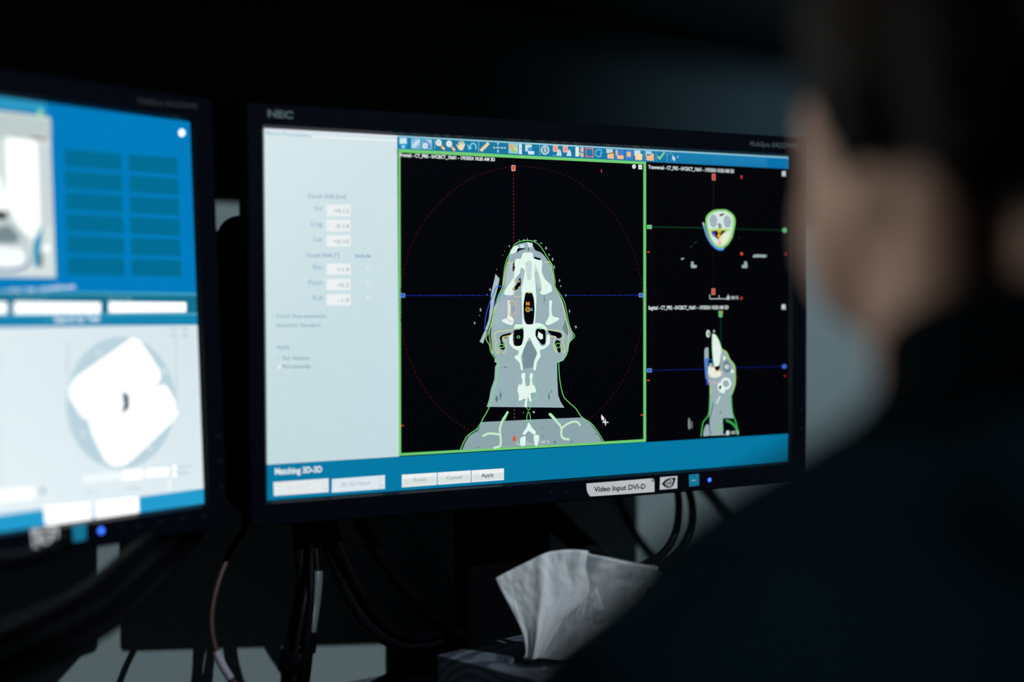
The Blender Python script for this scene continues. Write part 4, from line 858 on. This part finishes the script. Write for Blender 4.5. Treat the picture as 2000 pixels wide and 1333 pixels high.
# body with an oval hole in the top
bm = bmesh.new(); n = 40
hc = gather-c; hx, hy = hc.dot(ex), hc.dot(ey)
inner = []; outer = []
for k in range(n):
    t_ = 2*math.pi*k/n; dx, dy = math.cos(t_), math.sin(t_)
    inner.append(bm.verts.new(BX(hx+0.012+dx*0.034, hy+dy*0.021, TZ)))
    px_, py_ = hx+0.012, hy
    s_x = ((Wb-px_)/dx if dx > 0 else -px_/dx) if abs(dx) > 1e-6 else 9
    s_y = ((Wb-py_)/dy if dy > 0 else -py_/dy) if abs(dy) > 1e-6 else 9
    s0 = min(s_x, s_y); outer.append((px_+dx*s0, py_+dy*s0))
for cx_, cy_ in ((0, 0), (Wb, 0), (Wb, Wb), (0, Wb)):  # snap nearest sample to each corner
    k = min(range(n), key=lambda i: (outer[i][0]-cx_)**2+(outer[i][1]-cy_)**2); outer[k] = (cx_, cy_)
ov = [bm.verts.new(BX(x, y, TZ)) for x, y in outer]; lv = [bm.verts.new(BX(x, y, DZ+0.0005)) for x, y in outer]
iv = [bm.verts.new(v.co-Vector((0, 0, 0.004))) for v in inner]
for k in range(n):
    j = (k+1) % n
    bm.faces.new([inner[k], inner[j], ov[j], ov[k]]); bm.faces.new([ov[k], ov[j], lv[j], lv[k]]); bm.faces.new([inner[k], iv[k], iv[j], inner[j]])
bm.faces.new(lv)
bm_obj('carton', bm, M['box_print'], tb)
M['film'] = mat('dark_film', (0.012, 0.014, 0.02), 0.12, 0.6)
bm = bmesh.new(); fv = [bm.verts.new(BX(hx+0.012+math.cos(2*math.pi*k/n)*0.0345, hy+math.sin(2*math.pi*k/n)*0.0215, TZ-0.0035)) for k in range(n)]; bm.faces.new(fv)
bm_obj('slot_film', bm, M['film'], tb)
rim = [BX(hx+0.012+math.cos(2*math.pi*k/n)*0.0375, hy+math.sin(2*math.pi*k/n)*0.0245, TZ+0.0002) for k in range(n+1)]
vs, fs = tube_data(rim, 0.0005, 6); mesh_obj('opening_rim', vs, fs, M['film'], tb, True)
M['line'] = mat('pale_line', (0.25, 0.25, 0.27), 0.4, 0.5)
# pale printed line along the front side
p0 = BX(-0.0004, 0.02, TZ-0.03); p1 = BX(-0.0004, 0.085, TZ-0.018)
tube('printed_line', [p0, p1], 0.0006, M['line'], tb, 6)

# tissue: two ruled, folded sheets standing out of the slot
tis = thing('tissue', gather, 'crumpled white tissue pulled up out of the tissue box', 'tissue')
GD = (gather-CAM).dot(FWD)
def TQ(x, y, d=0.0): return PD(820+x/2.857, 980+y/2.857, GD+d)
def sheet(name, rimpts, botpts, fold, seed, edge=0.0, edge2=0.0, ns=44, nt_=120):
    rimc = spline([Vector(p) for p in rimpts], 16); botc = spline([Vector(p) for p in botpts], 16)
    def samp(C, t):
        x = t*(len(C)-1); i = min(int(x), len(C)-2); return C[i].lerp(C[i+1], x-i)
    vs = []; fs = []
    for j in range(nt_+1):
        t_ = j/nt_; r_ = samp(rimc, t_); b0 = samp(botc, t_)
        for i in range(ns+1):
            s0 = i/ns; p = b0.lerp(r_, s0)
            dd = p.z + fold(t_, s0); p = p+Vector((edge*(1-t_)**2*s0*(1-s0)**2*4+edge2*t_**3*math.exp(-((s0-.6)/.22)**2), 0, 0))
            dd += 0.0008*(noise.noise(Vector((t_*7+seed, s0*5, seed)))+0.5*noise.noise(Vector((t_*19, s0*15+seed, 3))))*(0.3+s0)
            vs.append(TQ(p.x, p.y, dd))
    for j in range(nt_):
        for i in range(ns):
            q0 = j*(ns+1)+i; fs.append((q0, q0+1, q0+ns+2, q0+ns+1))
    o = mesh_obj(name, vs, fs, M['tissue'], tis, True)
    sd = o.modifiers.new('thickness', 'SOLIDIFY'); sd.thickness = 0.0003
    return o
gs = lambda t, c0_, w_, a_: a_*math.exp(-((t-c0_)/w_)**2)
# front sheet: rim runs from the left point over the top to the fold edge on the right
sheet('front_sheet', [(425, 428, -.002), (500, 388, -.004), (600, 338, -.006), (700, 290, -.0075), (780, 274, -.0085), (860, 270, -.009), (936, 278, -.011)],
      [(588, 872, 0), (600, 876, 0), (615, 880, -.003), (630, 882, -.005), (645, 880, -.004), (655, 876, -.002), (662, 872, 0)],
      lambda t, s0: (-gs(t, .47, .06, .0016)+gs(t, .60, .10, .0008)-gs(t, .90, .08, .0012)+gs(t, .2, .12, .0008))*math.sin(min(1, s0*1.5)*math.pi/2)+.001*math.sin(s0*4)*(1-t), 3, edge=62, edge2=108)
# right flap that folds forward below the front sheet
sheet('folded_flap', [(925, 285, .002), (950, 350, -.002), (965, 430, -.005), (988, 500, -.007), (1010, 560, -.008), (1032, 620, -.006), (1052, 690, -.004)],
      [(655, 876, .006), (668, 876, .006), (676, 876, .006), (690, 878, .006), (720, 880, .007), (760, 884, .008), (800, 886, .009)],
      lambda t, s0: (gs(t, .25, .15, .003)-gs(t, .62, .1, .002)+gs(t, .85, .1, .002))*math.sin(min(1, s0*1.3)*math.pi/2), 8)
sheet('back_sheet', [(900, 276, .006), (960, 296, -.002), (1060, 316, -.012), (1160, 336, -.018), (1260, 352, -.024), (1322, 361, -.026), (1308, 400, -.022), (1270, 470, -.016), (1220, 560, -.008), (1180, 660, .0)],
      [(660, 880, .014), (680, 880, .014), (710, 880, .014), (740, 880, .014), (770, 882, .014), (800, 884, .014), (820, 885, .014), (850, 886, .014), (870, 886, .014), (890, 888, .014)],
      lambda t, s0: (gs(t, .18, .06, -.002)+gs(t, .38, .06, .002)+gs(t, .62, .05, -.0015))*s0, 15)

# ------------------------------------------------------------------ person
HC = Vector((-0.064, -0.702, 1.195)); HA = math.radians(64.5)
Fh = Vector((math.cos(HA), math.sin(HA), 0)); Lh = Vector((-math.sin(HA), math.cos(HA), 0)); Uh = Vector((0, 0, 1))
pit = math.radians(-6)
Ff = (Fh*math.cos(pit)+Uh*math.sin(pit)); Uf = (Uh*math.cos(pit)-Fh*math.sin(pit))
def HP(f, l, u): return HC+Ff*f+Lh*l+Uf*u          # head frame
def BP(f, l, z): return Vector((HC.x, HC.y, 0))+Fh*f+Lh*l+Uh*z   # body frame, absolute height

def ico(bm, cen, rad, axes, sub=3):
    r = bmesh.ops.create_icosphere(bm, subdivisions=sub, radius=1.0)
    for v in r['verts']:
        q_ = v.co.copy(); v.co = cen+axes[0]*q_.x*rad[0]+axes[1]*q_.y*rad[1]+axes[2]*q_.z*rad[2]
AX = (Ff, Lh, Uf); AB = (Fh, Lh, Uh)
def caps(bm, p0, p1, r0, r1, n=None):
    d = (p1-p0).length; n = n or max(3, int(d/(min(r0, r1)*0.35))+1)
    if d < 1e-6: n = 1
    z = (p1-p0).normalized() if d > 1e-6 else Vector((0, 0, 1))
    up = Vector((1, 0, 0)) if abs(z.x) < .8 else Vector((0, 1, 0)); x = (up-z*up.dot(z)).normalized(); y = z.cross(x)
    seg = 18; rings = []
    prof = []
    for k in range(5): a_ = math.pi/2*(k/5); prof.append((-r0*math.cos(a_), r0*math.sin(a_)))
    for k in range(n+1): t_ = k/n; prof.append((d*t_, r0+(r1-r0)*t_))
    for k in range(1, 6): a_ = math.pi/2*(k/5); prof.append((d+r1*math.sin(a_), r1*math.cos(a_)))
    for (h, rr) in prof:
        rr = max(rr, 1e-5); rings.append([bm.verts.new(p0+z*h+x*rr*math.cos(2*math.pi*i/seg)+y*rr*math.sin(2*math.pi*i/seg)) for i in range(seg)])
    for a_, b_ in zip(rings, rings[1:]):
        for i in range(seg): bm.faces.new([a_[i], a_[(i+1) % seg], b_[(i+1) % seg], b_[i]])
    bm.faces.new(rings[0][::-1]); bm.faces.new(rings[-1])

def fuse(name, bm, m, parent, voxel, smooth_it=6, disp=None):
    me = bpy.data.meshes.new('tmp'); bmesh.ops.recalc_face_normals(bm, faces=bm.faces); bm.to_mesh(me); bm.free()
    ob = bpy.data.objects.new('tmp', me); COL.objects.link(ob)
    r = ob.modifiers.new('r', 'REMESH'); r.mode = 'VOXEL'; r.voxel_size = voxel; r.use_smooth_shade = True
    s0 = ob.modifiers.new('s', 'SMOOTH'); s0.factor = 0.5; s0.iterations = smooth_it
    dg = bpy.context.evaluated_depsgraph_get(); ev = ob.evaluated_get(dg); em = ev.to_mesh()
    vs = [v.co.copy() for v in em.vertices]; fs = [tuple(p.vertices) for p in em.polygons]; ns_ = [v.normal.copy() for v in em.vertices]
    ev.to_mesh_clear(); bpy.data.objects.remove(ob); bpy.data.meshes.remove(me)
    if disp: vs = [v+n_*disp(v) for v, n_ in zip(vs, ns_)]
    return mesh_obj(name, vs, fs, m, parent, True)

per = thing('person', BP(0.05, 0, 0), 'person in a dark navy top with black hair, seen from behind, facing the monitors', 'person', rz=HA)

# joints
SHO = {s: BP(-.045, s*.148, .938) for s in (1, -1)}
ELB = {s: BP(.05, s*.192, .80) for s in (1, -1)}
WRI = {s: BP(.235, s*.15, DZ+.045) for s in (1, -1)}
HIP = {s: BP(-.06, s*.09, .52) for s in (1, -1)}
KNE = {s: BP(.34, s*.13, .50) for s in (1, -1)}
ANK = {s: BP(.36, s*.13, .085) for s in (1, -1)}

def torso(bm, g):
    ico(bm, BP(-.06, 0, .84), (.105+g, .155+g, .17+g), AB); ico(bm, BP(-.05, 0, .66), (.105+g, .145+g, .16+g), AB); ico(bm, BP(-.05, 0, .53), (.12+g, .165+g, .10+g), AB)
    for s in (1, -1):
        caps(bm, BP(-.045, s*.035, 1.035), SHO[s]+Uh*.012, .048+g, .056+g)
        caps(bm, BP(-.06, s*.04, .98), SHO[s], .07+g, .062+g)
def arm(bm, s, g, cuff=False):
    caps(bm, SHO[s], ELB[s], .052+g, .042+g); caps(bm, ELB[s], ELB[s].lerp(WRI[s], .3), .042+g, .040+g)
    if cuff: caps(bm, ELB[s].lerp(WRI[s], .3), ELB[s].lerp(WRI[s], .93), .040+g, .029+g)
    else: caps(bm, ELB[s].lerp(WRI[s], .3), WRI[s], .040, .026)
def leg(bm, s, g, full=True):
    caps(bm, HIP[s], KNE[s], .078+g, .056+g); caps(bm, KNE[s], KNE[s].lerp(ANK[s], .35), .055+g, .054+g); caps(bm, KNE[s].lerp(ANK[s], .35), ANK[s]+Uh*(.02 if not full else 0), .054+g, .036+g)

bm = bmesh.new()
ico(bm, HP(-.012, 0, .035), (.096, .076, .084), AX); ico(bm, HP(.034, 0, -.025), (.058, .061, .082), AX); ico(bm, HP(.045, 0, .045), (.05, .06, .05), AX)
for s in (1, -1):
    ico(bm, HP(.050, s*.043, -.020), (.030, .028, .024), AX); caps(bm, HP(-.004, s*.058, -.056), HP(.060, s*.026, -.099), .022, .018); caps(bm, HP(-.002, s*.056, -.02), HP(-.004, s*.054, -.058), .018, .020)
    ico(bm, HP(.034, s*.050, -.062), (.038, .028, .042), AX); ico(bm, HP(.040, s*.048, -.035), (.03, .026, .03), AX); caps(bm, HP(.080, s*.010, .021), HP(.066, s*.044, .020), .010, .009)
    # ears: rim, bowl and lobe
    ec = lambda a_, b_, o=0.0: HP(-.012+a_*.9-b_*.12, s*(.077+o-a_*.35), -.006+b_)
    rimp = [ec(.012, -.024), ec(-.006, -.030), ec(-.014, -.012, .002), ec(-.019, .008, .004), ec(-.015, .024, .004), ec(-.002, .031, .002), ec(.011, .024), ec(.013, .008)]
    for p, q_ in zip(rimp, rimp[1:]): caps(bm, p, q_, .0042, .0042)
    ico(bm, ec(-.002, .002, -.002), (.015, .005, .026), AX); ico(bm, ec(.004, -.027, -.001), (.009, .005, .009), AX)
caps(bm, HP(.090, 0, .012), HP(.108, 0, -.026), .0085, .0115); ico(bm, HP(.098, .011, -.031), (.010, .007, .007), AX); ico(bm, HP(.098, -.011, -.031), (.010, .007, .007), AX)
ico(bm, HP(.079, 0, -.096), (.018, .022, .016), AX); ico(bm, HP(.087, 0, -.060), (.013, .024, .016), AX)
[caps(bm, HP(-.022, q_*.046, -.045), BP(-.034, q_*.040, 1.04), .027, .030) for q_ in (1, -1)]; [caps(bm, HP(.0, q_*.042, -.06), BP(-.005, q_*.034, 1.03), .030, .030) for q_ in (1, -1)]; caps(bm, HP(-.022, 0, -.045), BP(-.045, 0, 1.0), .056, .060); caps(bm, HP(-.040, 0, -.02), BP(-.06, 0, 1.02), .050, .056)
torso(bm, 0)
for s in (1, -1):
    arm(bm, s, 0)
    leg(bm, s, 0); caps(bm, ANK[s]-Uh*.04, ANK[s]+Fh*.13-Uh*.055, .036, .026)
    # hand: palm, four fingers with knuckle bends, thumb from the side of the palm
    hd = (Fh*.92-Lh*s*.38).normalized(); hs = Vector((-hd.y, hd.x, 0)); w0 = WRI[s]; pz = DZ+.028
    pc = w0+hd*.05; pc.z = pz
    caps(bm, w0, pc, .022, .020)
    for q_ in (-1.5, -.5, .5, 1.5): caps(bm, w0+hd*.02+hs*q_*.010-Uh*.006, Vector(((w0+hd*.082+hs*q_*.019).x, (w0+hd*.082+hs*q_*.019).y, pz+.004)), .0125, .0105)
    for q_, ln in ((-1.5, .060), (-.5, .074), (.5, .070), (1.5, .055)):
        k0 = w0+hd*.084+hs*q_*.0195; k0.z = pz+.005; dr = (hd+hs*q_*.05).normalized()
        k1 = k0+dr*ln*.48+Uh*.006; k2 = k1+dr*ln*.30-Uh*.010; k3 = k2+dr*ln*.20-Uh*.009
        caps(bm, k0, k1, .0095, .0085); caps(bm, k1, k2, .0085, .0078); caps(bm, k2, k3, .0078, .0068)
    t0 = w0+hd*.022-hs*s*.020; t0.z = pz-.002; t1 = t0+hd*.030-hs*s*.024; t2 = t1+hd*.026-hs*s*.006-Uh*.004
    caps(bm, t0, t1, .0125, .0105); caps(bm, t1, t2, .0100, .0082)
body = fuse('body', bm, M['skin'], per, 0.0034, 4)

def hnoise(v):
    q_ = v-HC; ang = math.atan2(q_.dot(Lh), q_.dot(Ff)); return .0035*noise.noise(Vector((ang*9, q_.z*14, 2)))+.002*noise.noise(v*90)
bm = bmesh.new()
ico(bm, HP(-.022, 0, .048), (.100, .084, .088), AX); ico(bm, HP(.028, 0, .078), (.070, .070, .046), AX); ico(bm, HP(-.066, 0, -.020), (.048, .066, .066), AX)
ico(bm, HP(.060, 0, .066), (.036, .056, .028), AX)
for s in (1, -1): caps(bm, HP(.006, s*.072, .045), HP(.006, s*.073, -.046), .012, .009); ico(bm, HP(-.010, s*.0765, -.001), (.036, .0175, .051), AX); ico(bm, HP(-.050, s*.058, -.013), (.044, .025, .056), AX)
fuse('hair', bm, M['hair'], per, 0.004, 4, hnoise)
for s in (1, -1):
    bm = bmesh.new(); ico(bm, HP(.073, s*.031, .0), (.012, .0125, .0115), AX)
    e = bm_obj('eye', bm, M['eyewhite'], per, True)
    bm = bmesh.new(); ico(bm, HP(.0835, s*.031, .0), (.0025, .0055, .0055), AX); bm_obj('iris', bm, M['iris'], e, True)
    bm = bmesh.new(); caps(bm, HP(.0925, s*.016, .026), HP(.078, s*.046, .025), .004, .003); bm_obj('eyebrow', bm, M['hair'], per, True)
bm = bmesh.new(); caps(bm, HP(.099, -.016, -.060), HP(.099, .016, -.060), .0045, .0045); bm_obj('lips', bm, M['lip'], per, True)

bm = bmesh.new(); torso(bm, .011); caps(bm, BP(-.062, -.03, 1.015), BP(-.062, .03, 1.015), .074, .074)
for s in (1, -1): caps(bm, BP(-.012, s*.040, 1.056), BP(-.03, s*.125, 1.0), .027, .040)
for s in (1, -1): arm(bm, s, .011, True)
# collar: a ring round the neck, higher at the nape
n = 24; cp = []
for k in range(n+1):
    a_ = 2*math.pi*k/n; cp.append(BP(-.038+.070*math.cos(a_), .066*math.sin(a_), 1.091-.016*math.cos(a_)))
for p, q_ in zip(cp, cp[1:]): caps(bm, p, q_, .012, .012); caps(bm, p-Uh*.022, q_-Uh*.022, .016, .016); caps(bm, p-Uh*.045, q_-Uh*.045, .018, .018)
def fold(v): return .003*noise.noise(v*14)+.0015*noise.noise(v*34)
fuse('top', bm, M['shirt'], per, 0.005, 4, fold)
bm = bmesh.new(); ico(bm, BP(-.05, 0, .53), (.13, .172, .11), AB)
for s in (1, -1): leg(bm, s, .014, False)
fuse('trousers', bm, M['trouser'], per, 0.006, 4)
for s in (1, -1):
    bm = bmesh.new(); caps(bm, ANK[s]-Fh*.03-Uh*.043, ANK[s]+Fh*.15-Uh*.045, .043, .038); caps(bm, ANK[s], ANK[s]-Uh*.03, .044, .046)
    for v in bm.verts: v.co.z = max(v.co.z, 0.001)
    bm_obj('shoe', bm, M['shoe'], per, True)
